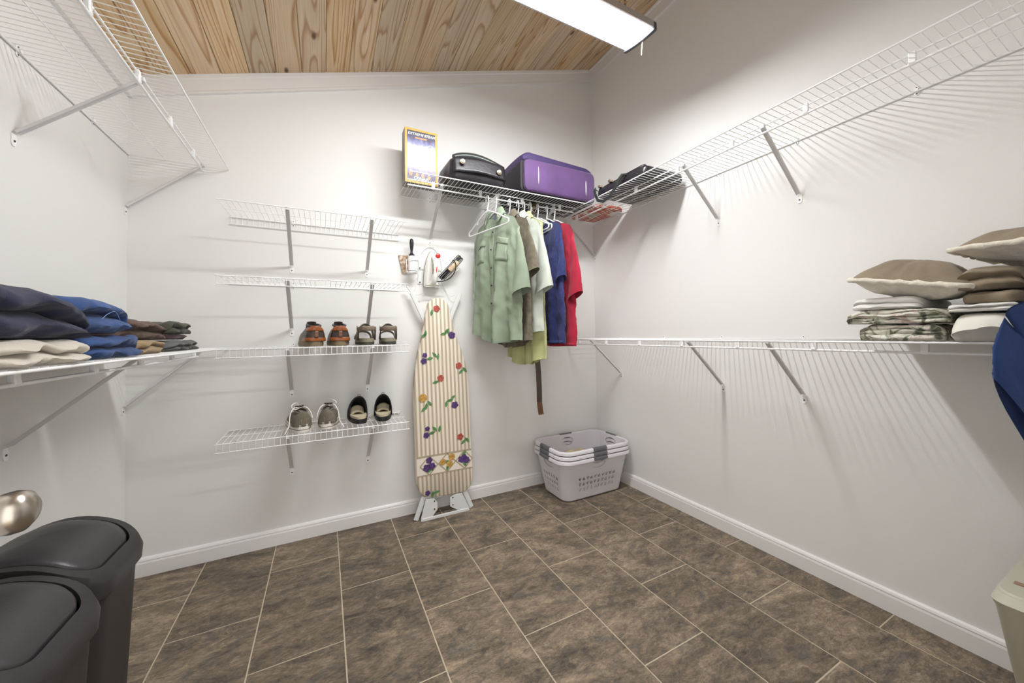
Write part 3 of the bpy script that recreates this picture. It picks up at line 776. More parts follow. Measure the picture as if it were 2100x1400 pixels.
def shirt(x, th, label, mt, L=0.95, hw=0.235, kind='button', seed=0.0, sleeve=0.25, sl_out=0.10, thick=0.045, y=RODY, z=RODZ+0.006, pockets=False, tail=0.05, folds=1.0, mt2=None, buttons=None, near_drop=0.0, sides=(-1, 1), inner=None, name='shirt', btaper=0.0, ihx=0.055, ihz=0.055, far_out=None, itx=0.03, sth=1.0, wr=1.0, group=None):
    root = thing(name, label, 'shirt', (x, y, z), radians(th)-pi/2)
    def ztop(s):
        a = abs(s)
        return -0.098-0.42*max(0, a-0.02)-1.2*max(0, a-0.18)
    def fp(s, v, side):
        """s in -1..1, v 0..1; side -1 front (towards the left wall), +1 back"""
        wv = hw*(1.0-0.10*sin(pi*min(1, v*1.6))*0.5 + 0.05*v)*(1-btaper*min(1, v*4))
        sx = s*wv
        zt = ztop(s*hw)
        if side < 0 and kind == 'button': zt -= 0.05*max(0, 1-abs(s*hw)/0.075)
        if side < 0 and kind == 'tee': zt -= 0.075*max(0, 1-(abs(s*hw)/0.095)**2)
        hem = -L - tail*(cos(s*pi*0.5)**2 - 0.6)*(1 if kind == 'button' else 0.1) - near_drop*s
        zz = zt + (hem-zt)*v
        e = (max(0.0, 1-abs(s)**3.2))**0.6
        tk = (0.006+thick*min(1, v*3.5))*e
        w1 = 0.026*folds*(v**0.9)*sin(s*7.5+seed+2.2*v+0.8*nz(s*2+seed, v*2))*e
        w1 += 0.016*folds*v*v*sin(s*12.5+seed*1.7+1.5*nz(s+seed, v*3))*e
        w2 = 0.010*folds*(0.2+v)*sin(s*17+seed*2+1.3*nz(v*3, s+seed))*e
        cr = wr*(0.009*nz(s*5+seed*3, v*9, side*2.0)+0.0055*nz(s*13+seed, v*21, side)+0.003*nz(s*6+seed, v*55, side))
        t = side*tk + w1 + w2*side*0.6 + cr*min(1, v*6)
        return (sx + 0.008*nz(v*5+seed, s*2)*v, t, zz)
    n = 44
    def loop(u, v):
        if u < 0.5: return fp(-1+4*u, v, -1)
        return fp(3-4*u, v, 1)
    body = MB().grid(loop, 2*n, 46, wrapu=True)
    body.build('body', mt, root, smooth=True, world=False)
    m2 = mt2 or mt
    for sd in sides:                                        # sleeves
        ot, it = (sd*(hw-0.005), ztop(hw)-0.004), (sd*(hw-itx), ztop(hw)-0.20-0.35*max(0, sleeve-0.25))
        so = sl_out if (sd > 0 or far_out is None) else far_out
        oh, ih = (sd*(hw+so), ztop(hw)-sleeve), (sd*(hw-ihx), ztop(hw)-sleeve-ihz)
        def sl(u, v, grow=0.0):
            a = 2*pi*u
            o = (ot[0]+(oh[0]-ot[0])*v+sd*0.015*sin(pi*v), ot[1]+(oh[1]-ot[1])*v); i_ = (it[0]+(ih[0]-it[0])*v, it[1]+(ih[1]-it[1])*v)
            k = 0.5+0.5*cos(a); th_ = (0.012+0.034*v)*sin(a)*(1+grow)*sth
            cr = 0.006*nz(u*6+seed, v*5, sd)+0.006*sin(v*9+u*6+seed)*v*(1-v)
            return (i_[0]+(o[0]-i_[0])*(k*(1+0.04*grow)), th_+cr-0.006, i_[1]+(o[1]-i_[1])*k)
        MB().grid(sl, 22, 12, wrapu=True).build('sleeve', m2, root, smooth=True, world=False)
        MB().grid(lambda u, v: sl(u, 0.87+0.14*v, 0.10), 22, 2, wrapu=True).build('cuff', m2, root, smooth=True, world=False)
    def patch(name, s0, s1, v0, v1, off, m, ns=6, nv=10, par=None):
        return MB().grid(lambda u, v: tuple(Vector(fp(s0+(s1-s0)*u, v0+(v1-v0)*v, -1))+Vector((0, -off, 0))), ns, nv).build(name, m, par or root, smooth=True, world=False, solid=0.0016)
    if kind == 'button':
        patch('placket', -0.085, 0.085, 0.045, 0.995, 0.004, mt, 4, 40)
        if buttons:
            for i in range(6):
                c = Vector(fp(0.0, 0.10+0.145*i, -1))+Vector((0, -0.006, 0))
                MB().lathe([(0.0055, 0.0), (0.0055, -0.003), (0.003, -0.0035)], 10, c, 'y').build('button', buttons, root, world=False)
        if pockets:
            for s0 in (-0.66, 0.30):
                pk = patch('pocket', s0, s0+0.38, 0.22, 0.37, 0.004, mt, 6, 6)
                patch('pocket_flap', s0-0.02, s0+0.40, 0.185, 0.235, 0.0075, mt, 6, 4, pk)
        def col(u, v):                                     # fold-over collar
            a = radians(-52+284*u)
            rx, ry = 0.066+0.030*v, 0.030+0.030*v
            tip = max(0, abs(u-0.5)*2-0.72)/0.28
            return (-rx*cos(a)*1.0, ry*sin(a)*0.9-0.004, -0.072-0.050*v-0.055*tip*v-0.015*tip)
        MB().grid(col, 26, 4).build('collar', mt, root, smooth=True, world=False, solid=0.002)
        if inner:
            MB().grid(lambda u, v: (-0.052+0.104*u, 0.012-0.010*v, -0.085-0.10*v), 6, 5).build('inner_yoke', inner, root, smooth=True, world=False)
    else:
        def nb(u, v):
            s = (-1+2*u)*0.098/hw
            p = Vector(fp(s, 0.0, -1)); q = Vector(fp(s, 0.03, -1))
            return tuple(p+(q-p)*v*0.7+Vector((0, -0.004, 0.002)))
        MB().grid(nb, 16, 2).build('neckband', m2, root, smooth=True, world=False, solid=0.002)
        patch('hem_band', -0.97, 0.97, 0.975, 1.0, 0.002, mt, 30, 2)
    return root

M_sage = fabric('sage_twill', (142, 155, 134), 0.07)
M_sageb = mat('dark_button', (34, 34, 36), 0.4)
M_chambray = fabric('blue_chambray', (96, 104, 124), 0.12)
M_taupe = fabric('taupe_weave', (112, 104, 88), 0.16, weave=150, vs=45)
M_mint = fabric('pale_mint_cotton', (198, 204, 192), 0.05)
M_lime = fabric('pale_lime_cotton', (192, 195, 140), 0.08)
M_blue = fabric('heather_blue_jersey', (54, 61, 112), 0.12, vs=60)
M_red = fabric('red_jersey', (172, 40, 62), 0.10)

hanger(-1.112, 14, 'empty white plastic hanger at the free end of the rod, beside the green shirt')
hanger(-1.054, 15, 'white plastic hanger inside the sage green shirt')
shirt(-1.054, 15, 'sage green button shirt with flap pockets hanging from the rod', M_sage, L=0.925, hw=0.225, seed=1.0, pockets=True, buttons=M_sageb, sleeve=0.37, sl_out=0.07, far_out=-0.03, inner=M_chambray, folds=1.15, wr=1.25, thick=0.045, near_drop=0.03)
hanger(-0.954, 8, 'white plastic hanger inside the taupe woven shirt')
shirt(-0.954, 8, 'taupe woven short-sleeved shirt between the green and the pale mint shirts', M_taupe, L=0.955, hw=0.215, seed=2.4, sleeve=0.27, sl_out=0.085, far_out=-0.03, buttons=M_sageb, folds=0.6, thick=0.028, sth=0.7)
hanger(-0.890, 14, 'white plastic hanger inside the pale mint shirt')
shirt(-0.890, 14, 'pale mint short-sleeved shirt hanging next to the taupe one', M_mint, L=0.90, hw=0.215, seed=4.1, sleeve=0.37, sl_out=0.09, far_out=-0.03, folds=0.5, thick=0.022, sth=0.7, wr=0.8)
hanger(-0.845, 10, 'white plastic hanger inside the pale lime shirt')
shirt(-0.845, 10, 'pale lime shirt hanging lower than the others', M_lime, L=1.075, hw=0.19, seed=5.3, sleeve=0.37, sl_out=0.02, far_out=-0.03, folds=0.7, thick=0.022, sth=0.5, wr=0.8)
hanger(-0.795, 4, 'empty white plastic hanger between the lime shirt and the belt')
hanger(-0.735, -6, 'empty white plastic hanger right before the blue T-shirt')
hanger(-0.660, -6, 'white plastic hanger inside the blue T-shirt')
shirt(-0.660, -6, 'heather blue T-shirt hanging against the red one', M_blue, L=0.955, hw=0.215, kind='tee', seed=6.6, sleeve=0.29, sl_out=0.02, far_out=-0.03, folds=0.5, thick=0.026, sth=0.7)
hanger(-0.598, 0, 'white plastic hanger inside the red T-shirt')
shirt(-0.598, 0, 'red T-shirt hanging last on the rod, beside the corner', M_red, L=0.975, hw=0.225, kind='tee', seed=8.2, sleeve=0.38, sl_out=0.075, far_out=-0.03, folds=0.5, thick=0.026, sth=0.7)

M_belt = mat('brown_leather_belt', (62, 44, 30), 0.45, var=0.2, vscale=20, bump=0.2, bscale=90)
M_belttip = mat('worn_tan_leather', (104, 68, 38), 0.5, var=0.15, vscale=25)
belt = thing('belt', 'brown leather belt hanging from the rod below the lime shirt', 'belt', (-0.770, RODY, RODZ))
bpts = [(-0.770+0.012*cos(a)*0, RODY+0.008*cos(a), RODZ+0.004+0.0075*sin(a)) for a in [pi*(1-i/6) for i in range(7)]]
bpts = [(-0.770, RODY-0.009, RODZ-0.03)] + bpts + [(-0.772-0.006*sin(i*0.9), RODY+0.009-0.003*i/14, RODZ-0.03-1.32*i/14) for i in range(15)]
BR = Vector((0.75, -0.66, 0))
bl = MB()
bb = [Vector(p) for p in bpts]
for k in range(9, len(bb)): bb[k] = bb[k] + Vector((0.035*((k-9)/14)**2, 0, 0))
bl.ribbon(bb, 0.036, 0.004, (-0.5, -0.85, 0))
bl.build('strap', M_belt, belt, smooth=True, angle=40)
tp = bb[-1]
MB().ribbon([tp, tp+Vector((0.006, 0, -0.05)), tp+Vector((0.012, 0, -0.085))], 0.036, 0.0042, (-0.5, -0.85, 0)).build('tip', M_belttip, belt)
MB().tube([tuple(bb[0]+Vector((0, -0.004, 0.0))+Vector((0.66, -0.0, 0))*(0.022*cos(a))+Vector((0, 0, 0.018*sin(a)))) for a in [2*pi*i/14 for i in range(14)]], 0.0025, 6, closed=True).build('buckle', M_gold, belt, smooth=True)

# ------------------------------------------------------------------ ironing board standing against the back wall
def board_y(z): return -0.078-0.045*(1.39-z)/1.3
BL = [(-1.457, 1.334), (-1.488, 1.176), (-1.532, 0.990), (-1.552, 0.807), (-1.549, 0.504), (-1.544, 0.263), (-1.536, 0.205), (-1.515, 0.160), (-1.478, 0.135), (-1.42, 0.125)]
BRt = [(-1.31, 1.337), (-1.273, 1.173), (-1.205, 0.974), (-1.181, 0.776), (-1.176, 0.451), (-1.169, 0.256), (-1.173, 0.185), (-1.190, 0.145), (-1.225, 0.122), (-1.28, 0.117)]
def cat(p, n):
    """Catmull-Rom through a point list"""
    out = []
    for i in range(len(p)-1):
        p0, p1, p2, p3 = [Vector(p[max(0, min(len(p)-1, j))]) for j in (i-1, i, i+1, i+2)]
        for k in range(n):
            t = k/n
            out.append(0.5*((2*p1)+(p2-p0)*t+(2*p0-5*p1+4*p2-p3)*t*t+(3*p1-p0-3*p2+p3)*t**3))
    out.append(Vector(p[-1])); return [tuple(q) for q in out]
top = [(-1.457, 1.334), (-1.440, 1.372), (-1.410, 1.393), (-1.385, 1.397), (-1.358, 1.394), (-1.330, 1.377), (-1.31, 1.337)]
outline = cat([tuple(q)+(0,) for q in BRt[::-1]][:-1]+[tuple(q)+(0,) for q in top[::-1]]+[tuple(q)+(0,) for q in BL][1:], 4)
outline = [(q[0], q[1]) for q in outline]
cxb, czb = -1.363, 0.75
def mat_stripe():
    m = bpy.data.materials.new('striped_cover'); m.use_nodes = True
    nt = m.node_tree; N = nt.nodes; L = nt.links; b = N['Principled BSDF']
    tc = N.new('ShaderNodeTexCoord'); sp = N.new('ShaderNodeSeparateXYZ'); L.new(tc.outputs['Object'], sp.inputs[0])
    sh = N.new('ShaderNodeMath'); sh.operation = 'MULTIPLY_ADD'; sh.inputs[1].default_value = 0.02; L.new(sp.outputs['Z'], sh.inputs[0]); L.new(sp.outputs['X'], sh.inputs[2])
    a = N.new('ShaderNodeMath'); a.operation = 'MULTIPLY'; a.inputs[1].default_value = 1/0.0262; L.new(sh.outputs[0], a.inputs[0])
    f = N.new('ShaderNodeMath'); f.operation = 'FRACT'; L.new(a.outputs[0], f.inputs[0])
    r = N.new('ShaderNodeValToRGB'); e = r.color_ramp.elements
    e[0].position = 0.44; e[0].color = lin((238, 226, 210))+(1,); e[1].position = 0.50; e[1].color = lin((190, 176, 150))+(1,)
    x = e.new(0.90); x.color = lin((190, 176, 150))+(1,); x = e.new(0.97); x.color = lin((238, 226, 210))+(1,)
    L.new(f.outputs[0], r.inputs['Fac']); L.new(r.outputs[0], b.inputs['Base Color']); b.inputs['Roughness'].default_value = 0.85
    n = N.new('ShaderNodeTexNoise'); n.inputs['Scale'].default_value = 14; L.new(tc.outputs['Object'], n.inputs['Vector'])
    bp = N.new('ShaderNodeBump'); bp.inputs['Strength'].default_value = 0.25; bp.inputs['Distance'].default_value = 0.006; L.new(n.outputs['Fac'], bp.inputs['Height']); L.new(bp.outputs['Normal'], b.inputs['Normal'])
    return m
M_stripe = mat_stripe()
M_wsteel = mat('white_enamel_steel', (228, 229, 228), 0.4)
ib = thing('ironing_board', 'ironing board in a striped floral cover standing against the wall', 'ironing board', (-1.363, -0.10, 0.0))
def brd(k, off):
    out = []
    for x, z in outline:
        z2 = czb+(z-czb)*(1-(1-k)*0.30) if k > 0.9 else czb+(z-czb)*k
        out.append((cxb+(x-cxb)*k, board_y(z2)+off, z2))
    return out
MB().loft([brd(0.94, 0.020), brd(0.995, 0.016), brd(1.0, 0.004), brd(0.985, -0.008), brd(0.95, -0.013), brd(0.5, -0.014), brd(0.02, -0.014)]).build('padded_cover', M_stripe, ib, smooth=True, angle=70)
def bp_(x, z, o=-0.0162): return (x, board_y(z)+o, z)
M_cream = mat('cover_cream', (236, 226, 211), 0.85); M_tan = mat('cover_tan', (180, 165, 138), 0.85)
M_fgreen = mat('print_green', (92, 138, 84), 0.8, var=0.3, vscale=60); M_fred = mat('print_red', (178, 84, 72), 0.8, var=0.3, vscale=70)
M_fpur = mat('print_violet', (82, 56, 112), 0.8, var=0.35, vscale=70); M_fgold = mat('print_gold', (196, 152, 78), 0.8, var=0.25, vscale=70)
band = MB().add([bp_(-1.541, 0.392, -0.0150), bp_(-1.180, 0.392, -0.0150), bp_(-1.174, 0.268, -0.0150), bp_(-1.540, 0.272, -0.0150)], [(0, 1, 2, 3)])
bandp = band.build('border_band', M_cream, ib)
dm = MB()
def strip(p, q, w, o=-0.0156):
    d = Vector((q[0]-p[0], q[1]-p[1])); n_ = Vector((-d.y, d.x)).normalized()*w/2
    dm.add([bp_(p[0]+n_.x, p[1]+n_.y, o), bp_(q[0]+n_.x, q[1]+n_.y, o), bp_(q[0]-n_.x, q[1]-n_.y, o), bp_(p[0]-n_.x, p[1]-n_.y, o)], [(0, 1, 2, 3)])
strip((-1.541, 0.388), (-1.180, 0.388), 0.012); strip((-1.540, 0.274), (-1.176, 0.271), 0.007)
for cx_ in (-1.463, -1.346, -1.230):
    zc_ = 0.330
    for a, b in (((-0.058, 0), (0, 0.058)), ((0, 0.058), (0.056, 0)), ((0.056, 0), (0, -0.056)), ((0, -0.056), (-0.058, 0))):
        strip((cx_+a[0], zc_+a[1]), (cx_+b[0], zc_+b[1]), 0.008)
tag(dm.build('diamond_lines', M_tan, bandp), kind='stuff')
def blossom(mb, x, z, r, n, o=-0.0168, rot=0.0):
    r *= 1.28
    for i in range(n):
        a = rot+2*pi*i/n; px, pz = x+r*0.55*cos(a), z+r*0.55*sin(a)
        mb.add([bp_(px+r*0.5*cos(2*pi*k/7+a)*(1.1), pz+r*0.5*sin(2*pi*k/7+a), o-0.0002*i) for k in range(7)], [tuple(range(7))])
def leaf(mb, x, z, l, w, a, o=-0.0164):
    pts = []
    for k in range(9):
        t = k/8; pts.append((l*(t-0.5), w*sin(pi*t)*0.5))
    for k in range(7, 0, -1):
        t = k/8; pts.append((l*(t-0.5), -w*sin(pi*t)*0.5))
    mb.add([bp_(x+p*cos(a)-q*sin(a), z+p*sin(a)+q*cos(a), o) for p, q in pts], [tuple(range(len(pts)))])
fr_, fu_, fg_, fn_ = MB(), MB(), MB(), MB()
for x, z in ((-1.396, 1.326), (-1.254, 0.947), (-1.379, 0.872), (-1.255, 0.481)): blossom(fr_, x, z, 0.017, 5, rot=x*9)
for x, z, r in ((-1.297, 1.151, 0.018), (-1.479, 1.025, 0.012), (-1.486, 0.988, 0.015), (-1.287, 0.692, 0.018), (-1.471, 0.56, 0.012), (-1.478, 0.521, 0.015), (-1.476, 0.163, 0.013),
                (-1.478, 0.318, 0.019), (-1.445, 0.325, 0.017), (-1.463, 0.362, 0.016), (-1.250, 0.335, 0.018), (-1.215, 0.325, 0.017), (-1.232, 0.345, 0.016)): blossom(fu_, x, z, r, 5, rot=z*7)
for x, z, r in ((-1.496, 0.756, 0.020), (-1.375, 0.338, 0.016), (-1.315, 0.362, 0.017), (-1.330, 0.320, 0.016)): blossom(fg_, x, z, r, 8 if r > 0.018 else 6, rot=x*5)
for i, (x, z) in enumerate([(-1.429, 1.299), (-1.33, 1.18), (-1.318, 1.168), (-1.353, 1.160), (-1.473, 1.163), (-1.483, 1.15), (-1.415, 1.025), (-1.447, 1.002), (-1.393, 1.012), (-1.238, 0.908), (-1.212, 0.919), (-1.412, 0.849), (-1.475, 0.702), (-1.491, 0.685), (-1.453, 0.718), (-1.32, 0.724), (-1.344, 0.704), (-1.3, 0.741), (-1.424, 0.554), (-1.441, 0.531), (-1.392, 0.55), (-1.233, 0.446), (-1.207, 0.455), (-1.42, 0.158), (-1.445, 0.148), (-1.46, 0.300), (-1.452, 0.310), (-1.352, 0.335), (-1.345, 0.300), (-1.232, 0.370), (-1.228, 0.300)]):
    leaf(fn_, x, z, 0.046, 0.018, [1.4, 0.7, 2.3, 0.2][i % 4])
for mb_, mm, nm in ((fr_, M_fred, 'red_flower_print'), (fu_, M_fpur, 'violet_flower_print'), (fg_, M_fgold, 'gold_flower_print'), (fn_, M_fgreen, 'leaf_print')):
    tag(mb_.build(nm, mm, ib), kind='stuff')
# folded legs: rounded ends spread above the nose, stamped feet under the tail
MB().ribbon([(-1.548, -0.046, 1.432), (-1.47, -0.050, 1.26), (-1.39, -0.062, 1.06)], 0.026, 0.018, (0, 1, 0)).build('leg', M_wsteel, ib, bevel=0.004)
MB().ribbon([(-1.216, -0.046, 1.438), (-1.281, -0.050, 1.285), (-1.36, -0.062, 1.06)], 0.026, 0.018, (0, 1, 0)).build('leg', M_wsteel, ib, bevel=0.004)
MB().tube([(-1.548, -0.046, 1.432), (-1.575, -0.046, 1.470)], 0.006, 8).build('leg_tip', M_clip, ib, smooth=True, angle=60)
fy = -0.150
def plate(nm, pts, y=fy, th=0.004):
    MB().prism([(x, y, z) for x, z in pts], (0, th, 0)).build(nm, M_wsteel, ib, bevel=0.0012)
plate('foot_plate', [(-1.492, 0.132), (-1.440, 0.128), (-1.418, 0.100), (-1.418, 0.055), (-1.452, 0.018), (-1.452, 0.001), (-1.522, 0.001), (-1.520, 0.030)])
plate('foot_plate', [(-1.255, 0.124), (-1.305, 0.124), (-1.336, 0.110), (-1.336, 0.055), (-1.286, 0.022), (-1.286, 0.001), (-1.205, 0.001), (-1.207, 0.020)])
MB().box((-1.515, fy-0.004, 0.0005), (-1.212, fy+0.006, 0.020)).build('foot_bar', M_wsteel, ib, bevel=0.003)
MB().box((-1.500, board_y(0.13)-0.003, 0.118), (-1.245, board_y(0.13)+0.022, 0.136)).build('tail_rail', M_wsteel, ib, bevel=0.003)
for sg, xa, xb in ((-1, -1.495, -1.548), (1, -1.235, -1.180)):
    MB().ribbon([(xa, -0.115, 0.14), ((xa+xb)/2, -0.118, 0.07), (xb, -0.120, 0.004)], 0.030, 0.012, (0, 1, 0)).build('rear_leg', M_wsteel, ib, bevel=0.004)
for x, z in ((-1.437, 0.112), (-1.437, 0.062), (-1.318, 0.108), (-1.318, 0.062)):
    MB().lathe([(0.0042, 0.0), (0.0042, -0.003)], 10, (x, fy, z), 'y').build('rivet', M_screw, ib)

# ------------------------------------------------------------------ iron holder on the wall
rack = thing('iron_rack', 'white wire holder screwed to the wall above the ironing board', 'rack', (-1.408, 0, 1.43))
wy = -0.010
MB().tube(cat([(-1.475, -0.050, 1.435), (-1.500, -0.036, 1.418), (-1.528, wy, 1.428), (-1.512, wy, 1.47), (-1.492, wy, 1.53), (-1.490, wy, 1.62), (-1.478, wy, 1.69), (-1.445, wy, 1.735), (-1.410, wy, 1.752), (-1.372, wy, 1.735), (-1.345, wy, 1.69), (-1.332, wy, 1.62), (-1.335, wy, 1.53), (-1.315, wy, 1.48), (-1.292, wy, 1.435), (-1.272, -0.030, 1.418), (-1.252, -0.045, 1.430)], 4), 0.0024, 6).build('wire_arch', M_wire, rack, smooth=True)
for z in (1.505, 1.60):
    MB().tube([(-1.495, wy, z), (-1.40, wy-0.001, z), (-1.333, wy, z)], 0.0022, 6).build('cross_wire', M_wire, rack, smooth=True)
    MB().lathe([(0.005, 0.0), (0.005, -0.006)], 8, (-1.484, wy, z), 'y').build('screw', M_screw, rack)
for z, r in ((1.640, 0.035), (1.560, 0.033)):
    MB().tube([(-1.545+r*1.1*cos(a), -0.055+r*sin(a), z) for a in [2*pi*i/20 for i in range(20)]], 0.0022, 6, closed=True).build('cup_ring', M_wire, rack, smooth=True)
MB().tube([(-1.492, wy, 1.545), (-1.508, -0.05, 1.552)], 0.0022, 6).build('cup_arm', M_wire, rack)
MB().tube([(-1.492, wy, 1.640), (-1.507, -0.045, 1.640)], 0.0022, 6).build('cup_arm', M_wire, rack)
MB().tube([(-1.58, -0.055, 1.640), (-1.575, -0.055, 1.555), (-1.545, -0.055, 1.548), (-1.512, -0.055, 1.555), (-1.508, -0.055, 1.640)], 0.0022, 6).build('cup_upright', M_wire, rack, smooth=True)
MB().tube(cat([(-1.335, wy, 1.56), (-1.30, -0.05, 1.555), (-1.265, -0.075, 1.575), (-1.235, -0.075, 1.60)], 5), 0.0022, 6).build('cord_arm', M_wire, rack, smooth=True)
MB().tube([(-1.455, -0.012, 1.474), (-1.458, -0.075, 1.470), (-1.37, -0.075, 1.470), (-1.367, -0.012, 1.474)], 0.0024, 6).build('iron_rest', M_wire, rack, smooth=True)

iron = thing('iron', 'white clothes iron with a red dial standing nose up in the wall holder', 'iron', (-1.412, -0.04, 1.474))
M_ironw = mat('iron_white', (240, 238, 232), 0.28); M_ironm = mat('iron_soleplate', (88, 90, 92), 0.25, 0.9)
M_irong = mat('iron_pale_grey', (214, 208, 192), 0.35); M_dial = mat('red_dial', (196, 42, 34), 0.3)
def iron_out(k, y, dz=0.0, zb=1.478):
    pts = []
    for i in range(17):
        t = i/16                                             # left edge up to nose
        w = 0.050*(1-t**2.1)**0.75+0.001
        pts.append((-1.412-w*k, y, zb+dz+(0.240*t)*(0.5+0.5*k)))
    for i in range(15, -1, -1):
        t = i/16
        w = 0.050*(1-t**2.1)**0.75+0.001
        pts.append((-1.412+w*k, y, zb+dz+(0.240*t)*(0.5+0.5*k)))
    return pts
MB().loft([iron_out(1.0, -0.014), iron_out(1.0, -0.020)]).build('soleplate', M_ironm, iron)
MB().loft([iron_out(0.98, -0.020), iron_out(0.97, -0.036), iron_out(0.86, -0.050, 0.004), iron_out(0.70, -0.058, 0.008)]).build('skirt', M_ironw, iron, smooth=True, angle=40)
MB().tube(cat([(-1.405, -0.050, 1.665), (-1.402, -0.085, 1.655), (-1.402, -0.108, 1.625), (-1.404, -0.112, 1.580), (-1.408, -0.108, 1.535), (-1.410, -0.092, 1.500), (-1.410, -0.055, 1.490)], 4), 0.0165, 12).build('handle', M_ironw, iron, smooth=True, angle=70)
MB().lathe([(0.016, 0.0), (0.016, -0.008), (0.012, -0.011), (0.003, -0.012)], 18, (-1.385, -0.098, 1.672), 'y').build('dial', M_dial, iron, smooth=True, angle=40)
MB().ribbon([(-1.421, -0.111, 1.612), (-1.422, -0.118, 1.580), (-1.421, -0.114, 1.548)], 0.007, 0.006, (0, 1, 0)).build('green_grip', mat('grip_green', (92, 96, 72), 0.5), iron)
MB().ribbon([(-1.400, -0.1235, 1.606), (-1.402, -0.1275, 1.580), (-1.404, -0.1245, 1.556)], 0.007, 0.005, (0, 1, 0)).build('red_grip', M_dial, iron)
MB().box((-1.455, -0.060, 1.478), (-1.368, -0.030, 1.490)).build('heel', M_irong, iron, bevel=0.004)
cordb = MB().tube(cat([(-1.395, -0.075, 1.505), (-1.365, -0.085, 1.508), (-1.34, -0.09, 1.512), (-1.30, -0.10, 1.535), (-1.270, -0.105, 1.58), (-1.262, -0.10, 1.625), (-1.275, -0.09, 1.655), (-1.285, -0.085, 1.64)], 5), 0.0032, 7)
cordb.build('cord', M_black, iron, smooth=True)
bun = MB(); pts = []
u0, u1 = Vector((-1.350, -0.075, 1.530)), Vector((-1.222, -0.075, 1.668))
ax_ = (u1-u0).normalized(); sd_ = Vector((0, 1, 0)); oth = ax_.cross(sd_)
for k in range(5):                                          # folded cord loops
    off = oth*(0.007*(k-2)) + sd_*(0.006*((k % 3)-1))
    loop_ = [u0+off, u0+(u1-u0)*0.5+off*1.2, u1+off, u1+ax_*0.012+off+oth*0.008, u1+off+oth*0.016, u0+(u1-u0)*0.5+off+oth*0.012, u0+off+oth*0.012, u0-ax_*0.01+off+oth*0.006]
    bun.tube([tuple(q) for q in cat([tuple(q) for q in loop_], 3)], 0.0028, 6)
tag(bun.build('cord_bundle', M_black, iron, smooth=True), kind='stuff')
MB().tube([tuple(u0+(u1-u0)*t) for t in (0.38, 0.42, 0.80, 0.84)], [0.017, 0.0205, 0.020, 0.017], 12).build('cord_wrap', mat('tan_paper_wrap', (206, 182, 152), 0.8, var=0.12, vscale=40), iron, smooth=True, angle=50)

lr = thing('lint_roller', 'black-handled lint roller standing in the wire cup of the wall holder', 'lint roller', (-1.540, -0.055, 1.552))
MB().lathe([(0.024, 0.0), (0.027, 0.002), (0.027, 0.112), (0.012, 0.116)], 22, (-1.540, -0.055, 1.553)).build('paper_roll', M_white, lr, smooth=True, angle=40)
MB().lathe([(0.016, 0.0), (0.020, 0.004), (0.012, 0.012), (0.008, 0.022), (0.0085, 0.035), (0.012, 0.060), (0.0135, 0.085), (0.011, 0.103), (0.005, 0.110)], 16, (-1.545, -0.055, 1.669)).build('handle', M_black, lr, smooth=True, angle=50)
MB().lathe([(0.0275, 0.0), (0.0275, 0.004)], 22, (-1.540, -0.055, 1.565)).build('band', M_black, lr)
pk = thing('card_packet', 'small printed beige card packet tucked behind the lint roller', 'packet', (-1.585, -0.02, 1.555))
MB().obox((-1.578, -0.012, 1.618), (0.030, -0.004, 0), (0.0005, 0.003, 0), (-0.012, 0, 0.058)).build('card', mat('printed_card', (222, 210, 190), 0.7, col2=(150, 110, 80), vscale=45), pk)

# ------------------------------------------------------------------ shoes
def shoe_w(t, W_):
    w = W_*0.5*(0.86+0.14*min(1, t*2.2)) if t < 0.62 else W_*0.5*(1-((t-0.62)/0.38)**2.6*0.98)
    if t < 0.10: w *= (1-(1-t/0.10)**2)**0.5*0.92+0.08
    return w
def shoe_h(t, H_, toe_h):
    h = H_*(1-0.06*t) if t < 0.42 else H_*0.97+(toe_h-H_*0.97)*((t-0.42)/0.58)**0.75
    if t > 0.93: h *= 1-0.35*((t-0.93)/0.07)**2
    return h
def shoe_form(Ls, W_, H_, toe_h, n=30, m=16, heel_in=0.93, zb=0.0, collar=None):
    """rings from heel (y=0) to toe (y=Ls); returns list of rings; each ring open below at zb"""
    rings = []
    for i in range(n+1):
        t = i/n
        y = Ls*t
        if collar is None: pass
        w = shoe_w(t, W_); h = shoe_h(t, H_, toe_h)
        ring = []
        for k in range(m+1):
            a = pi*k/m
            ring.append((w*cos(a)*(1.0-0.10*sin(a)), y, zb+h*sin(a)**0.7))
        rings.append(ring)
    return rings
def sole_ring(Ls, W_, z, k=1.0, n=28):
    pts = []
    for i in range(n):
        a = 2*pi*i/n
        t = 0.5-0.5*cos(a)
        w = W_*0.5*((0.86+0.14*min(1, t*1.8)) if t < 0.6 else 1.0)
        e = abs(sin(a))**0.62
        pts.append(((1 if sin(a) >= 0 else -1)*w*e*k*(-1), Ls*(0.5+(t-0.5)*k*1.0), z))
    return pts
def lace(pts, root, m, r=0.0022): MB().tube(cat(pts, 4), r, 6).build('lace', m, root, smooth=True, world=False)

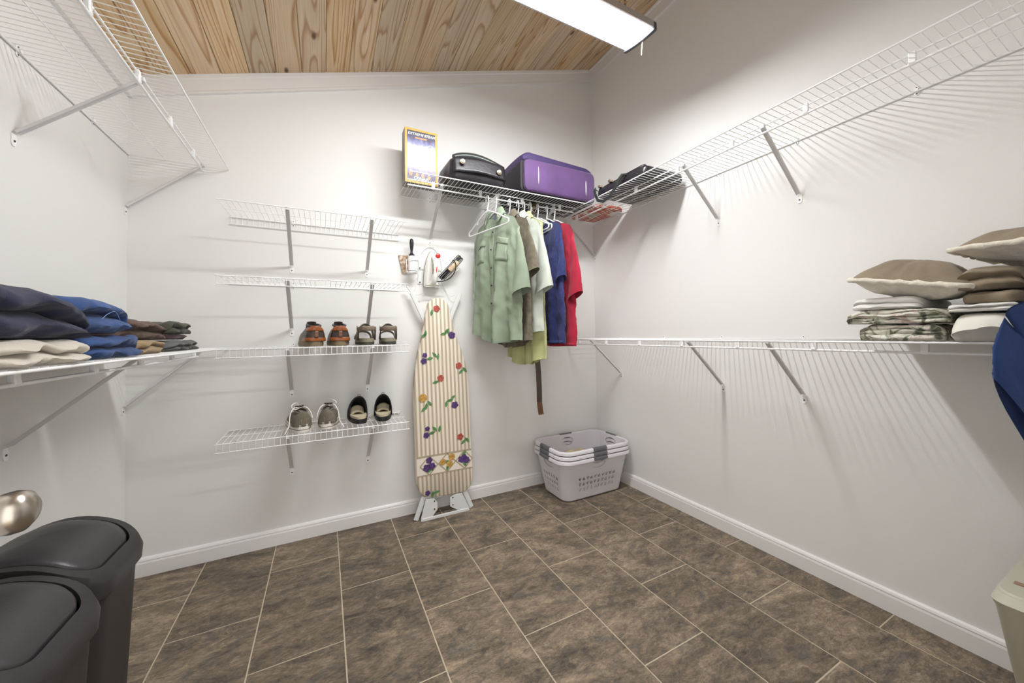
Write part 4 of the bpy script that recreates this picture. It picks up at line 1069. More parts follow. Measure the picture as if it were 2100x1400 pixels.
M_brown = mat('dark_brown_leather', (62, 50, 46), 0.38, var=0.25, vscale=16, bump=0.15, bscale=60)
M_cognac = mat('cognac_leather', (146, 80, 36), 0.36, var=0.15, vscale=18)
M_tansole = mat('tan_rubber_sole', (126, 110, 84), 0.6, var=0.1)
def leather_shoe(loc, rz, label):
    r = thing('leather_shoe', label, 'shoe', loc, rz)
    MB().loft([sole_ring(0.27, 0.112, 0.0), sole_ring(0.27, 0.116, 0.012), sole_ring(0.27, 0.112, 0.026)]).build('sole', M_tansole, r, smooth=True, angle=40, world=False)
    fm = shoe_form(0.262, 0.108, 0.088, 0.050, zb=0.024)
    MB().loft(fm, True, True).build('upper', M_brown, r, smooth=True, angle=60, world=False)
    def wrap(t0, t1, z0, z1, nm, mm, off=0.002):
        def f(u, v):                                           # band following the upper round the heel
            q = -1+2*u; t = 0.002+abs(q)**1.6*t1; z = z0+(z1-z0)*v
            h = shoe_h(t, 0.088, 0.050); sa = min(0.98, (z/h)**(1/0.7)); ca_ = sqrt(1-sa*sa)
            x = (shoe_w(t, 0.108)+off)*ca_*(1-0.10*sa)
            return (math.copysign(x, q), 0.262*t-off*(1-abs(q)), 0.024+z)
        MB().grid(f, 40, 4).build(nm, mm, r, smooth=True, world=False, solid=0.002)
    wrap(0, 0.34, 0.001, 0.020, 'heel_foxing', M_cognac, 0.0012)
    wrap(0, 0.26, 0.055, 0.080, 'heel_collar', M_cognac, 0.0012)
    MB().grid(lambda u, v: ((-0.009+0.018*u), -0.0022+0.0004*v, 0.044+0.036*v), 3, 4).build('heel_stripe', mat('worn_brown_leather', (122, 84, 60), 0.45), r, smooth=True, world=False, solid=0.003)
    MB().grid(lambda u, v: (0.030*cos(2*pi*u)*v, 0.070+0.058*sin(2*pi*u)*v, 0.109+0.002*v), 18, 2, wrapu=True).build('opening', M_black, r, smooth=True, world=False)
    MB().tube([(0.031*cos(a), 0.070+0.060*sin(a), 0.111+0.008*sin(a)) for a in [2*pi*i/20 for i in range(20)]], 0.006, 8, closed=True).build('collar_roll', M_brown, r, smooth=True, world=False)
    MB().grid(lambda u, v: (-0.022+0.044*u, 0.118+0.05*v, 0.128-0.035*v+0.004*sin(pi*u)), 4, 4).build('tongue', M_brown, r, smooth=True, world=False, solid=0.005)
    for i in range(3): lace([(-0.024, 0.128+0.016*i, 0.108-0.008*i), (0, 0.126+0.016*i, 0.120-0.010*i), (0.024, 0.130+0.016*i, 0.108-0.008*i)], r, M_black)
    return r
Z3, Z4 = 1.1045, 0.6645
leather_shoe((-2.087, -0.276, Z3), radians(12), 'brown leather shoe with cognac heel, the one farther from the sandals')
leather_shoe((-1.973, -0.276, Z3), radians(3), 'brown leather shoe with cognac heel, the one next to the sandals')

M_sandal = mat('taupe_sandal_strap', (116, 102, 86), 0.5, var=0.2, vscale=25); M_sandd = mat('dark_sandal_sole', (58, 58, 50), 0.6)
M_mid = mat('taupe_midsole', (134, 126, 108), 0.6)
def sandal(loc, rz, label):
    r = thing('sandal', label, 'sandal', loc, rz)
    MB().loft([sole_ring(0.262, 0.098, 0.0), sole_ring(0.262, 0.100, 0.016)]).build('outsole', M_sandd, r, smooth=True, angle=40, world=False)
    MB().loft([sole_ring(0.262, 0.101, 0.016), sole_ring(0.262, 0.096, 0.033), sole_ring(0.262, 0.090, 0.036)]).build('midsole', M_mid, r, smooth=True, angle=40, world=False)
    def band(y0, y1, h0, h1, wd, nm, a0=0.0, a1=pi, w=0.046, th=0.005, mm=M_sandal):
        def f(u, v):
            a = a0+(a1-a0)*u
            y = y0+(y1-y0)*v
            return (w*cos(a), y, 0.03+(h0+(h1-h0)*v)*sin(a)**0.8)
        MB().grid(f, 18, 3).build(nm, mm, r, smooth=True, world=False, solid=th)
    band(0.105, 0.150, 0.090, 0.082, 0, 'instep_strap')
    band(0.185, 0.225, 0.052, 0.044, 0, 'toe_strap')
    def heel(u, v):                                            # back strap: horseshoe around the heel
        a = -pi/2+pi*u
        return (0.044*sin(a), 0.042-0.044*cos(a), 0.074+0.026*v+0.004*cos(a))
    MB().grid(heel, 18, 3).build('heel_strap', M_sandal, r, smooth=True, world=False, solid=0.006)
    for sx in (-1, 1):
        MB().ribbon([(sx*0.044, 0.045, 0.087), (sx*0.046, 0.085, 0.090), (sx*0.044, 0.120, 0.098)], 0.022, 0.005, (1, 0, 0)).build('side_strap', M_sandal, r, smooth=True, world=False)
        MB().ribbon([(sx*0.043, 0.050, 0.090), (sx*0.045, 0.062, 0.060), (sx*0.045, 0.070, 0.028)], 0.024, 0.005, (1, 0, 0)).build('upright', M_sandd, r, smooth=True, world=False)
    return r
sandal((-1.832, -0.276, Z3), radians(3), 'strappy taupe sandal, the one next to the leather shoes')
sandal((-1.722, -0.276, Z3), radians(-5), 'strappy taupe sandal, the one at the open end of the shelf')

M_canvas = mat('taupe_canvas', (112, 104, 90), 0.85, var=0.08, vscale=40, bump=0.3, bscale=260); M_fox = mat('white_rubber', (230, 222, 212), 0.55)
M_lace = mat('white_lace', (238, 234, 226), 0.8)
def sneaker(loc, rz, label, sd):
    r = thing('sneaker', label, 'sneaker', loc, rz)
    MB().loft([sole_ring(0.262, 0.102, 0.0), sole_ring(0.262, 0.106, 0.004), sole_ring(0.262, 0.106, 0.036), sole_ring(0.262, 0.100, 0.038)]).build('rubber_sole', M_fox, r, smooth=True, angle=40, world=False)
    MB().tube([(x, y, 0.012) for x, y, z in sole_ring(0.262, 0.1075, 0.012)], 0.0014, 6, closed=True).build('sole_stripe', M_brown, r, world=False)
    MB().tube([(x, y, 0.033) for x, y, z in sole_ring(0.262, 0.1075, 0.033)], 0.0012, 6, closed=True).build('sole_stripe', M_brown, r, world=False)
    MB().loft(shoe_form(0.256, 0.098, 0.074, 0.042, zb=0.027), True, True).build('upper', M_canvas, r, smooth=True, angle=60, world=False)
    for sx in (-0.011, 0.011):
        MB().grid(lambda u, v: (sx-0.0012+0.0024*u, -0.0010+0.014*v*v, 0.030+0.062*v), 1, 5).build('heel_seam', M_mid, r, smooth=True, world=False, solid=0.0025)
    MB().grid(lambda u, v: (0.026*cos(2*pi*u)*v, 0.070+0.050*sin(2*pi*u)*v, 0.0985), 16, 2, wrapu=True).build('opening', M_black, r, world=False)
    MB().tube([(0.027*cos(a), 0.070+0.052*sin(a), 0.099+0.005*sin(a)) for a in [2*pi*i/20 for i in range(20)]], 0.004, 8, closed=True).build('collar_roll', M_canvas, r, smooth=True, world=False)
    MB().grid(lambda u, v: (-0.020+0.040*u, 0.105+0.045*v, 0.120-0.030*v), 3, 3).build('tongue', M_brown, r, smooth=True, world=False, solid=0.004)
    lace([(0.0, 0.115, 0.108), (sd*0.030, 0.09, 0.112), (sd*0.052, 0.055, 0.085), (sd*0.062, 0.02, 0.040), (sd*0.080, -0.004, 0.014), (sd*0.086, -0.012, 0.005)], r, M_lace, 0.0026)
    lace([(0.0, 0.115, 0.108), (sd*0.016, 0.098, 0.138), (sd*0.040, 0.085, 0.128), (sd*0.030, 0.09, 0.106), (0.0, 0.115, 0.104)], r, M_lace, 0.0026)
    lace([(0.0, 0.115, 0.108), (-sd*0.030, 0.10, 0.110), (-sd*0.046, 0.07, 0.085), (-sd*0.050, 0.05, 0.055)], r, M_lace, 0.0026)
    return r
sneaker((-2.146, -0.272, Z4), radians(13), 'taupe canvas sneaker with white sole, lace knot turned to the wall side', -1)
sneaker((-2.042, -0.268, Z4), radians(-6), 'taupe canvas sneaker with a white lace trailing onto the wires', 1)

M_suede = mat('cream_footbed', (196, 184, 158), 0.75, var=0.1, vscale=20); M_blk = mat('black_neoprene', (30, 29, 34), 0.7, bump=0.2, bscale=200)
def slide(loc, rz, label):
    r = thing('slide_shoe', label, 'shoe', loc, rz)
    MB().loft([sole_ring(0.25, 0.096, 0.0), sole_ring(0.25, 0.099, 0.014), sole_ring(0.25, 0.094, 0.026)]).build('sole', M_black, r, smooth=True, angle=40, world=False)
    MB().loft([sole_ring(0.246, 0.088, 0.024), sole_ring(0.246, 0.092, 0.038), sole_ring(0.240, 0.080, 0.034, 0.9), sole_ring(0.236, 0.060, 0.032, 0.6)]).build('footbed', M_suede, r, smooth=True, angle=60, world=False)
    def vamp(u, v):                                            # covered forefoot, opening faces the heel
        a = pi*u; y = 0.095+0.148*v
        h = 0.100*(1-v**1.5)+0.030; w = 0.049*(1-v**3*0.65)
        return (w*cos(a), y-0.028*sin(a)*(1-v)+0.010, 0.012+(h)*sin(a)**0.75)
    MB().grid(vamp, 22, 10).build('vamp', M_blk, r, smooth=True, world=False, solid=0.006)
    MB().grid(lambda u, v: (-0.036+0.072*u, 0.120+0.030*v, 0.046+0.034*v-0.018*(2*u-1)**2), 8, 4).build('inner_pad', M_suede, r, smooth=True, world=False, solid=0.009)
    MB().tube([(-0.006, 0.080, 0.136), (-0.006, 0.078, 0.152), (0.006, 0.078, 0.152), (0.006, 0.080, 0.136)], 0.0022, 6).build('pull_tab', M_sandal, r, world=False)
    return r
slide((-1.866, -0.236, Z4), radians(6), 'black slip-on shoe with cream footbed, next to the sneakers')
slide((-1.753, -0.236, Z4), radians(-8), 'black slip-on shoe with cream footbed, at the open end of the lowest shelf')

# ------------------------------------------------------------------ nested laundry baskets in the corner
M_bask = mat('pale_lilac_plastic', (224, 220, 225), 0.35); M_grip = mat('dark_grey_grip', (98, 97, 102), 0.55)
BH = 0.292
def bask_pt(s, h, out=0.0):
    """s: 0..1 around the perimeter (starting mid front, going right), h: 0..BH"""
    k = h/BH
    hx, hy, r = 0.252+0.046*k+out, 0.144+0.052*k+out, 0.062+0.010*k+out
    L1, L2, La = 2*(hx-r), 2*(hy-r), pi*r/2
    per = 2*L1+2*L2+4*La
    d = (s % 1.0)*per
    seg = [('l', (0, -hy), (1, 0), L1/2), ('a', (hx-r, -hy+r), -90, La), ('l', (hx, -hy+r), (0, 1), L2), ('a', (hx-r, hy-r), 0, La),
           ('l', (hx-r, hy), (-1, 0), L1), ('a', (-hx+r, hy-r), 90, La), ('l', (-hx, hy-r), (0, -1), L2), ('a', (-hx+r, -hy+r), 180, La), ('l', (-hx+r, -hy), (1, 0), L1/2)]
    for ty, p, q, ln in seg:
        if d <= ln+1e-9:
            if ty == 'l': return (p[0]+q[0]*d, p[1]+q[1]*d, h)
            a = radians(q+90*d/ln); return (p[0]+r*cos(a), p[1]+r*sin(a), h)
        d -= ln
    return (0, -hy, h)
def basket_mesh():
    m = MB()
    hx, hy, r = 0.28, 0.173, 0.067
    L1, L2, La = 2*(hx-r), 2*(hy-r), pi*r/2; per = 2*L1+2*L2+4*La
    FR = [-1, -0.41421, 0, 0.41421]                        # vertex positions along a hole cell's edge
    def strip_(ss, h0, h1):
        for p, q in zip(ss[:-1], ss[1:]):
            m.add([bask_pt(p, h0), bask_pt(q, h0), bask_pt(q, h1), bask_pt(p, h1)], [(0, 1, 2, 3)])
    def cell(s0, s1, h0, h1, kind):
        if kind == 'flat':
            n_ = max(1, int((s1-s0)*per/0.012)); strip_([s0+(s1-s0)*i/n_ for i in range(n_+1)], h0, h1); return
        sc, hc = (s0+s1)/2, (h0+h1)/2; N_ = 16; ou = []; ho = []
        for i in range(N_):
            a = 2*pi*i/N_; c_, s_ = cos(a), sin(a); q = max(abs(c_), abs(s_))
            ou.append((sc+(s1-s0)/2*c_/q, hc+(h1-h0)/2*s_/q))
            if kind == 'slot': ho.append((sc+(s1-s0)/2*0.90*c_, hc+(h1-h0)/2*0.80*s_))
            else:
                up_ = 1 if kind == 'up' else -1
                rr = 0.66*(1-0.20*cos(3*(a-up_*pi/2+pi)))
                ho.append((sc+(s1-s0)/2*rr*c_, hc+(h1-h0)/2*rr*s_-up_*(h1-h0)*0.05))
        vs = [bask_pt(*q) for q in ou]+[bask_pt(*q) for q in ho]
        m.add(vs, [(i, (i+1) % N_, N_+(i+1) % N_, N_+i) for i in range(N_)])
    rows = [(0.058, 0.096), (0.096, 0.134), (0.134, 0.172)]
    def side(sc, ln, ncol):
        """patterned panel centred at perimeter fraction sc, ln metres long"""
        w = ln/per; a0 = sc-w/2; cw = w/ncol
        ss = [a0+cw*(i+0.5+f*0.5) for i in range(ncol) for f in FR]+[a0+w]
        for h0, h1 in rows:
            for i in range(ncol): cell(a0+cw*i, a0+cw*(i+1), h0, h1, 'up' if i % 2 else 'down')
        strip_(ss, 0.012, 0.058); strip_(ss, 0.172, 0.205)
        sw = 0.13/per
        tt = [sc+sw/2*f for f in FR+[1]]
        for p, q in ((a0, sc-sw/2), (sc+sw/2, a0+w)): strip_([p+(q-p)*i/6 for i in range(7)], 0.205, BH-0.012); strip_([p+(q-p)*i/6 for i in range(7)], BH-0.012, BH)
        cell(sc-sw/2, sc+sw/2, 0.205, BH-0.012, 'slot'); strip_(tt, BH-0.012, BH)
        return a0, a0+w
    cs = [0.0, (L1/2+La+L2/2)/per, (L1+2*La+L2)/per, (1.5*L1+3*La+1.5*L2)/per]
    ed = [side(cs[0], 0.34, 10), side(cs[1], 0.19, 6), side(cs[2], 0.34, 10), side(cs[3], 0.19, 6)]
    for i in range(4):
        a, b = ed[i][1], ed[(i+1) % 4][0]+(1 if i == 3 else 0)
        for h0, h1 in ((0.012, 0.058), (0.058, 0.077), (0.077, 0.096), (0.096, 0.115), (0.115, 0.134), (0.134, 0.153), (0.153, 0.172), (0.172, 0.205), (0.205, BH-0.012), (BH-0.012, BH)): cell(a, b, h0, h1, 'flat')
    n_ = 96
    for h0, o0, h1, o1 in ((0.012, 0, 0.003, -0.010), (0.003, -0.010, 0.0, -0.022)):
        for i in range(n_):
            m.add([bask_pt(i/n_, h0, o0)[:2]+(h0,), bask_pt((i+1)/n_, h0, o0)[:2]+(h0,), bask_pt((i+1)/n_, h0, o1)[:2]+(h1,), bask_pt(i/n_, h0, o1)[:2]+(h1,)], [(0, 1, 2, 3)])
    m.add([bask_pt(i/n_, 0.003, -0.022)[:2]+(0.0,) for i in range(n_)], [tuple(range(n_))])
    return m
bask = thing('laundry_basket', 'bottom one of the three nested pale laundry baskets, resting on the floor', 'basket', (-0.352, -0.238, 0.001), 0, 'nested laundry baskets')
bkm = basket_mesh(); bkm.weld = 0.0004; bkm.build('body', M_bask, bask, smooth=True, angle=30, world=False, solid=0.0035, split=40)
n_ = 96; rp = [(0.0, BH-0.001), (0.003, BH+0.004), (0.010, BH+0.006), (0.017, BH+0.003), (0.020, BH-0.004), (0.021, BH-0.0175), (0.0195, BH-0.0185), (0.0185, BH-0.004), (0.010, BH+0.003), (0.002, BH-0.003)]
rm_ = MB().loft([[bask_pt(i/n_, BH, o)[:2]+(z,) for i in range(n_)] for o, z in rp+[rp[0]]], False, False)
rm_.build('rim', M_bask, bask, smooth=True, angle=50, world=False)
for sc in (0.0, 0.2577, 0.5, 0.7423):
    gm = MB().loft([[bask_pt(sc+(-0.030+0.060*i/12), BH, o)[:2]+(z,) for o, z in [(0.002+0.002, BH-0.004), (0.0, BH+0.005), (0.010, BH+0.0105), (0.019, BH+0.007), (0.0235, BH-0.006), (0.0225, BH-0.015-0.004*sin(pi*i/12)), (0.014, BH-0.012)]] for i in range(13)])
    gm.build('grip', M_grip, bask, smooth=True, angle=60, world=False)
for i, lab in ((1, 'middle one of the three nested pale laundry baskets'), (2, 'top one of the three nested pale laundry baskets, holding tan clothes')):
    b2 = copy_tree(bask); b2.location.z = 0.001+0.030*i; b2.scale = (1-0.009*i, 1-0.012*i, 1); b2['label'] = lab
cl_ = MB()
def heap(u, v):
    a = 2*pi*u; r_ = v
    x, y = 0.225*r_*cos(a), 0.125*r_*sin(a)
    return (-0.40+x, -0.238+y, 0.215+0.075*(1-r_**2)+0.022*nz(x*14+3, y*14)+0.012*nz(x*32, y*32))
cl_.grid(heap, 40, 14, wrapu=True)
co = cl_.build('tan_clothes', fabric('tan_cloth', (176, 160, 130), 0.18, vs=12), None, smooth=True, solid=0.004)
tag(co, 'crumpled tan clothes lying inside the top laundry basket', 'clothes')

# ------------------------------------------------------------------ folded clothes and bedding
def folded(label, cat_, mt, xf, xb, y0, y1, z0, z1, layers=2, seed=0.0, na=0.006, bulge=0.016, sag=0.0, skew=0.0, name='folded_trousers', group=None, topn=0.0, ends=5.0, drop_end=0.0):
    """cloth folded into layers, rounded folds facing the room at x = xf, lying between y0 and y1"""
    sgn = 1 if xb > xf else -1
    D = abs(xb-xf); H = z1-z0; h = H/layers; ny = 34; rings = []
    for j in range(ny+1):
        t = j/ny; y = y0+(y1-y0)*t
        e = max(0.0, 1-abs(2*t-1)**ends)**0.5
        prof = []
        for i in range(layers):
            li = 0.012*nz(i*3.7+seed, 1.3)+0.010*nz(i*2.1+seed, t*2.5)        # uneven layer edges
            for k in range(7):
                a = pi*k/6
                prof.append((-bulge*sin(a)+li+0.004, (i+k/6*0.98)*h))
        prof += [(D*q, H+0.004*sin(q*9+seed)) for q in (0.10, 0.22, 0.36, 0.5, 0.64, 0.78, 0.9)]
        prof += [(D, H*q) for q in (0.9, 0.5, 0.1)]
        prof += [(D*q, 0.0) for q in (0.8, 0.6, 0.4, 0.2, 0.06)]
        ring = []
        for d, z in prof:
            kz = 0.55+0.45*e
            dd = D*0.5+(d-D*0.5)*(0.86+0.14*e)
            top_w = (z/H)
            zz = z*kz + top_w*(-topn*abs(nz(d*9+seed, y*9))*1.5+sag*sin(pi*t)*-1+drop_end*(t-0.5))
            w = na*nz(d*16+seed, y*12, z*30)+0.5*na*nz(d*40, y*34+seed, z*60)
            ring.append((xf+sgn*(dd+w)+skew*(t-0.5), y+0.4*w, min(z1-0.0005, max(z0, z0+zz+w*0.8*(z > 0.002)))))
        rings.append(ring)
    o = MB().loft(rings).build(name, mt, None, smooth=True, angle=75)
    return tag(o, label, cat_, group)

M_creamT = fabric('cream_trouser', (204, 196, 184), 0.08); M_navy = fabric('navy_wool', (46, 48, 72), 0.15)
M_jean = fabric('blue_denim', (50, 74, 120), 0.22, weave=260, vs=12); M_jean2 = fabric('mid_denim', (54, 80, 128), 0.22, weave=260, vs=14)
M_chino = fabric('tan_chino', (156, 134, 102), 0.12); M_brownT = fabric('brown_cotton', (88, 68, 58), 0.16)
M_greyT = fabric('slate_cotton', (92, 94, 92), 0.14); M_olive = fabric('dark_olive_cotton', (76, 74, 64), 0.16); M_wine = fabric('wine_cotton', (66, 42, 46), 0.14)
M_seam = mat('pale_stitching', (120, 146, 190), 0.8)
SL = 1.1048
G = 'folded trousers on the wire shelf'
folded('cream trousers folded under the navy pair', 'trousers', M_creamT, -2.530, -2.87, -1.58, -1.255, SL, SL+0.050, 2, 1.1, topn=0.010, na=0.012, group=G, bulge=0.022)
folded('navy trousers folded on top of the cream pair', 'trousers', M_navy, -2.545, -2.88, -1.58, -1.262, SL+0.052, SL+0.150, 2, 2.7, topn=0.016, na=0.014, group=G, bulge=0.034, drop_end=-0.035)
folded('blue jeans at the bottom of the denim pile', 'jeans', M_jean, -2.545, -2.88, -1.255, -0.965, SL, SL+0.062, 2, 3.9, topn=0.010, na=0.015, group=G, bulge=0.028)
jn = folded('blue jeans on top of the denim pile', 'jeans', M_jean2, -2.565, -2.885, -1.265, -1.010, SL+0.064, SL+0.150, 2, 5.2, topn=0.014, na=0.016, group=G, bulge=0.036, drop_end=-0.02)
MB().tube(cat([(-2.533, -1.20, SL+0.098), (-2.534, -1.17, SL+0.112), (-2.535, -1.13, SL+0.120), (-2.537, -1.10, SL+0.100)], 5), 0.0008, 5).build('pocket_stitching', M_seam, jn)
folded('tan chinos folded under the brown trousers', 'trousers', M_chino, -2.570, -2.87, -0.965, -0.690, SL, SL+0.046, 2, 6.1, topn=0.006, na=0.013, group=G)
folded('brown trousers folded on top of the tan chinos', 'trousers', M_brownT, -2.595, -2.88, -1.000, -0.600, SL+0.048, SL+0.112, 2, 7.7, topn=0.010, na=0.014, group=G, bulge=0.022, drop_end=-0.02)
folded('slate grey trousers folded at the corner end of the shelf', 'trousers', M_greyT, -2.575, -2.87, -0.640, -0.270, SL, SL+0.044, 2, 8.3, topn=0.008, na=0.013, group=G)
folded('wine red trousers between the grey and the olive pair', 'trousers', M_wine, -2.600, -2.87, -0.590, -0.315, SL+0.045, SL+0.068, 1, 9.6, topn=0.004, na=0.010, group=G, bulge=0.014)
folded('dark olive trousers topping the pile nearest the corner', 'trousers', M_olive, -2.590, -2.87, -0.590, -0.300, SL+0.069, SL+0.120, 2, 10.2, topn=0.010, na=0.014, group=G)

RL = ZL+0.0045
def mat_floral():
    m = bpy.data.materials.new('floral_sheet'); m.use_nodes = True
    nt = m.node_tree; N = nt.nodes; L = nt.links; b = N['Principled BSDF']
    tc = N.new('ShaderNodeTexCoord'); n = N.new('ShaderNodeTexNoise'); n.inputs['Scale'].default_value = 26; n.inputs['Detail'].default_value = 3; n.inputs['Distortion'].default_value = 1.2
    L.new(tc.outputs['Object'], n.inputs['Vector'])
    r = N.new('ShaderNodeValToRGB'); e = r.color_ramp.elements
    e[0].position = 0.36; e[0].color = lin((104, 108, 92))+(1,); e[1].position = 0.66; e[1].color = lin((196, 176, 168))+(1,)
    for p, c in ((0.44, (168, 168, 148)), (0.50, (216, 214, 202)), (0.58, (220, 216, 204))):
        x = e.new(p); x.color = lin(c)+(1,)
    L.new(n.outputs['Fac'], r.inputs['Fac']); L.new(r.outputs[0], b.inputs['Base Color']); b.inputs['Roughness'].default_value = 0.85
    return m
M_floral = mat_floral(); M_sheet = fabric('white_sheet', (226, 224, 218), 0.04); M_bedcream = fabric('cream_fleece', (230, 227, 216), 0.04, weave=180)
M_taupeP = fabric('taupe_microsuede', (140, 126, 106), 0.10, vs=9); M_sherpa = mat('cream_sherpa', (226, 218, 202), 0.95, var=0.06, vscale=60, bump=1.0, bscale=120, sheen=0.4)
B_ = 'folded bedding on the wire shelf'
folded('floral sheet set at the bottom of the bedding pile', 'sheet', M_floral, -0.375, -0.06, -2.055, -1.855, RL, RL+0.056, 3, 11.0, topn=0.008, na=0.014, name='folded_sheet', group=B_, bulge=0.012)
folded('rumpled floral sheet in the middle of the bedding pile', 'sheet', M_floral, -0.390, -0.05, -2.070, -1.825, RL+0.057, RL+0.104, 4, 12.4, topn=0.010, na=0.018, name='folded_sheet', group=B_, bulge=0.010)
folded('plain white sheet folded on top of the floral sheets', 'sheet', M_sheet, -0.370, -0.06, -2.010, -1.840, RL+0.105, RL+0.146, 2, 13.3, topn=0.006, na=0.009, name='folded_sheet', group=B_, bulge=0.014)
folded('thick cream fleece blanket at the end of the shelf', 'blanket', M_bedcream, -0.385, -0.05, -2.200, -2.078, RL, RL+0.084, 1, 14.8, topn=0.010, na=0.012, name='folded_blanket', group=B_, bulge=0.050, ends=3.0)
folded('white sheet spread over the cream fleece blanket', 'sheet', M_sheet, -0.400, -0.05, -2.200, -2.070, RL+0.086, RL+0.108, 2, 15.7, topn=0.006, na=0.011, name='folded_sheet', group=B_, bulge=0.010)
folded('taupe blanket folded right above the white sheet', 'blanket', M_taupeP, -0.375, -0.06, -2.205, -2.095, RL+0.110, RL+0.146, 1, 16.2, na=0.010, name='folded_blanket', group=B_, bulge=0.018)
folded('taupe sherpa-lined blanket folded under the higher pillow', 'blanket', M_taupeP, -0.370, -0.06, -2.205, -2.085, RL+0.148, RL+0.214, 2, 17.5, topn=0.006, na=0.012, name='folded_blanket', group=B_, bulge=0.024)

def pillow(label, c, hx, hy, hz, rot, tilt, seed):
    """sherpa-backed throw pillow: taupe face up, fleece below, thick fleece edge"""
    r = thing('throw_pillow', label, 'pillow', c)
    Rm = Euler(tilt, 'XYZ').to_matrix() @ Matrix.Rotation(rot, 3, 'Z')
    def edge(a):
        q = max(abs(cos(a)), abs(sin(a)))
        k = 1/q; k = min(k, 1.36)
        pin = 1-0.05*abs(cos(2*a))
        return hx*k*cos(a)*pin, hy*k*sin(a)*pin
    def face(sg):
        def f(u, v):
            a = 2*pi*u; ex, ey = edge(a)
            z = hz*(1-v**2.6)*sg*(1.0 if sg > 0 else 0.62)
            cr = 0.010*nz(v*3+seed, cos(a)*2.5, sin(a)*2.5)*(v*(1-v)*4)+0.006*sin(a*19+seed)*v**4*(1-v)*6
            return tuple(Vector(c)+Rm @ Vector((ex*v, ey*v, z+cr)))
        return f
    MB().grid(face(1), 64, 16, wrapu=True).build('taupe_face', M_taupeP, r, smooth=True)
    MB().grid(face(-1), 64, 12, wrapu=True).build('sherpa_back', M_sherpa, r, smooth=True)
    ring = []
    for i in range(64):
        a = 2*pi*i/64; ex, ey = edge(a)
        ring.append(tuple(Vector(c)+Rm @ Vector((ex*1.01, ey*1.01, 0.002*sin(a*23)))))
    MB().tube(ring, [0.0085+0.0015*sin(i*1.7) for i in range(64)], 8, closed=True).build('sherpa_edge', M_sherpa, r, smooth=True)
    return r
pillow('taupe throw pillow with cream sherpa edge lying on the sheets', (-0.235, -1.972, RL+0.188), 0.170, 0.140, 0.082, 0.08, (0.20, 0.0, 0), 1.0)
pillow('taupe throw pillow with cream sherpa edge lying on the folded blankets', (-0.235, -2.232, RL+0.262), 0.175, 0.145, 0.062, -0.06, (0.02, 0.03, 0), 4.0)

# ------------------------------------------------------------------ two black bins under the left shelf
M_bin = mat('charcoal_bin_plastic', (50, 47, 48), 0.42, bump=0.12, bscale=240, spec=0.4)
M_lid = mat('charcoal_lid_plastic', (58, 56, 58), 0.36, bump=0.08, bscale=240, spec=0.45)
def swing_bin(loc, label):
    r = thing('swing_bin', label, 'trash can', loc, 0, 'black bins under the shelf')
    hx, hy = 0.156, 0.132
    def ring(k, z, o=0.0): return [(x, y, z) for x, y in rrect(hx*k+o, hy*k+o, 0.058*k, 7, div=8)]
    MB().loft([ring(0.80, 0.0), ring(0.82, 0.006), ring(0.965, 0.555), ring(0.97, 0.57)]).build('body', M_bin, r, smooth=True, angle=40, world=False)
    def arch(x): return 0.078*(1-(x/hx)**2)                 # collar and lid arch up in the middle
    def aring(o, z, ka=1.0): return [(x, y, z+ka*arch(max(-hx, min(hx, x)))) for x, y in rrect(hx+o, hy+o, 0.064+o*0.5, 7, div=8)]
    MB().loft([aring(-0.006, 0.535, 0.0), aring(0.006, 0.545, 0.3), aring(0.008, 0.578, 0.85), aring(0.003, 0.590, 1.0), aring(-0.016, 0.590, 1.0), aring(-0.018, 0.578, 1.0)], False, False).build('collar', M_bin, r, smooth=True, angle=40, world=False)
    lid = []
    for k, dz in ((1.0, -0.006), (1.0, 0.004), (0.97, 0.009), (0.8, 0.013), (0.5, 0.016), (0.05, 0.017)):
        lid.append([(x, y, 0.584+arch(x)+dz) for x, y in rrect((hx-0.022)*k, (hy-0.022)*k, 0.050*k, 7, div=8)])
    MB().loft(lid).build('swing_lid', M_lid, r, smooth=True, angle=50, world=False)
    return r
swing_bin((-2.668, -1.128, 0.0), 'black plastic swing-lid bin next to the wall corner')
swing_bin((-2.636, -1.432, 0.0), 'black plastic swing-lid bin next to the door')

# ------------------------------------------------------------------ beige bin and blue shirt by the doorway wall
M_beige = mat('beige_plastic', (188, 184, 168), 0.5, bump=0.1, bscale=200); M_beiged = mat('beige_dark_slot', (150, 122, 100), 0.6)
ap = thing('plastic_bin', 'beige tapered plastic bin with an oval opening in its lid', 'bin', (-0.36, -2.285, 0.0))
def apr(x0_, x1_, y0_, y1_, z, r_=0.03): return [(x, y, z) for x, y in rrect((x1_-x0_)/2, (y1_-y0_)/2, r_, 5, (x0_+x1_)/2, (y0_+y1_)/2)]
MB().loft([apr(-0.405, -0.20, -2.39, -2.19, 0.0), apr(-0.412, -0.19, -2.392, -2.187, 0.01), apr(-0.575, -0.11, -2.408, -2.164, 0.455), apr(-0.590, -0.10, -2.410, -2.160, 0.478), apr(-0.575, -0.115, -2.402, -2.166, 0.496)]).build('body', M_beige, ap, smooth=True, angle=25)
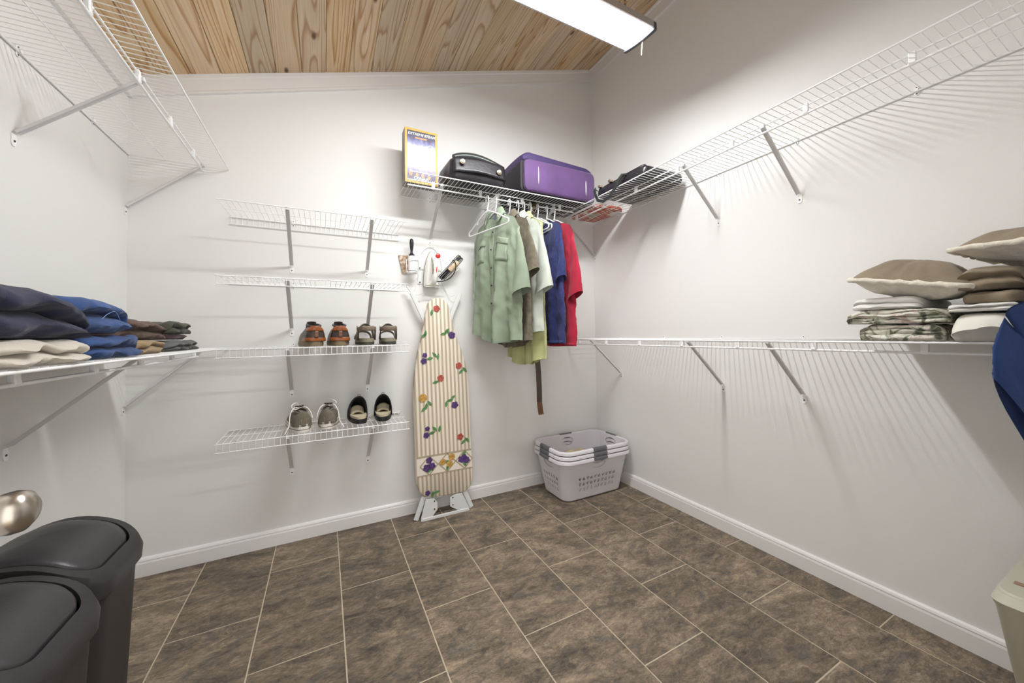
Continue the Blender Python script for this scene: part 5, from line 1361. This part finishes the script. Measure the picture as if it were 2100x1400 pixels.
MB().loft([apr(-0.570, -0.12, -2.400, -2.168, 0.4955), apr(-0.566, -0.124, -2.397, -2.171, 0.5005)]).build('lid', M_beige, ap, smooth=True, angle=30)
MB().loft([[(-0.34+a_*cos(2*pi*i/28), -2.245+b_*sin(2*pi*i/28), z) for i in range(28)] for a_, b_, z in ((0.115, 0.062, 0.5006), (0.113, 0.060, 0.507), (0.104, 0.052, 0.507), (0.100, 0.048, 0.5012))], False, False).build('oval_ring', M_beige, ap, smooth=True, angle=40)
MB().loft([[(-0.34+a_*cos(2*pi*i/28), -2.245+b_*sin(2*pi*i/28), z) for i in range(28)] for a_, b_, z in ((0.100, 0.048, 0.5012), (0.02, 0.01, 0.5010))]).build('oval_opening', mat('dark_grey_well', (92, 92, 88), 0.6), ap)
MB().box((-0.502, -2.245, 0.5005), (-0.486, -2.185, 0.5035)).build('label_slot', M_beiged, ap, bevel=0.001)

VX, VY, VZ = -0.450, -2.300, 1.352
vh = thing('wall_hook', 'chrome hook rod on the doorway wall with the navy shirt on it', 'hook', (VX, FRONT, VZ))
M_chrome = mat('chrome', (200, 200, 202), 0.2, 1.0)
MB().lathe([(0.022, 0.0), (0.022, 0.006), (0.008, 0.010)], 16, (VX, FRONT, VZ), 'y').build('wall_flange', M_chrome, vh, smooth=True, angle=40)
MB().tube([(VX, FRONT+0.004, VZ), (VX, VY+0.03, VZ), (VX, VY+0.036, VZ+0.012)], 0.0046, 8).build('rod', M_chrome, vh, smooth=True)
hg = hanger(VX, 242.4, 'white plastic hanger inside the navy blue shirt', VY, VZ+HOOKR+0.001); hg['group'] = 'hanger on the wall hook'; hg.scale = (0.5, 1, 1)
M_navyS = fabric('navy_blue_jersey', (44, 64, 112), 0.08)
shirt(VX, 242.4, 'navy blue short-sleeved shirt hanging by the doorway wall', M_navyS, L=0.62, hw=0.190, kind='tee', seed=3.2, sleeve=0.150, sl_out=0.024, sth=0.3, thick=0.016, y=VY, z=VZ+0.006, folds=0.25, btaper=0.35, itx=0.15, ihx=0.12, ihz=0.26)
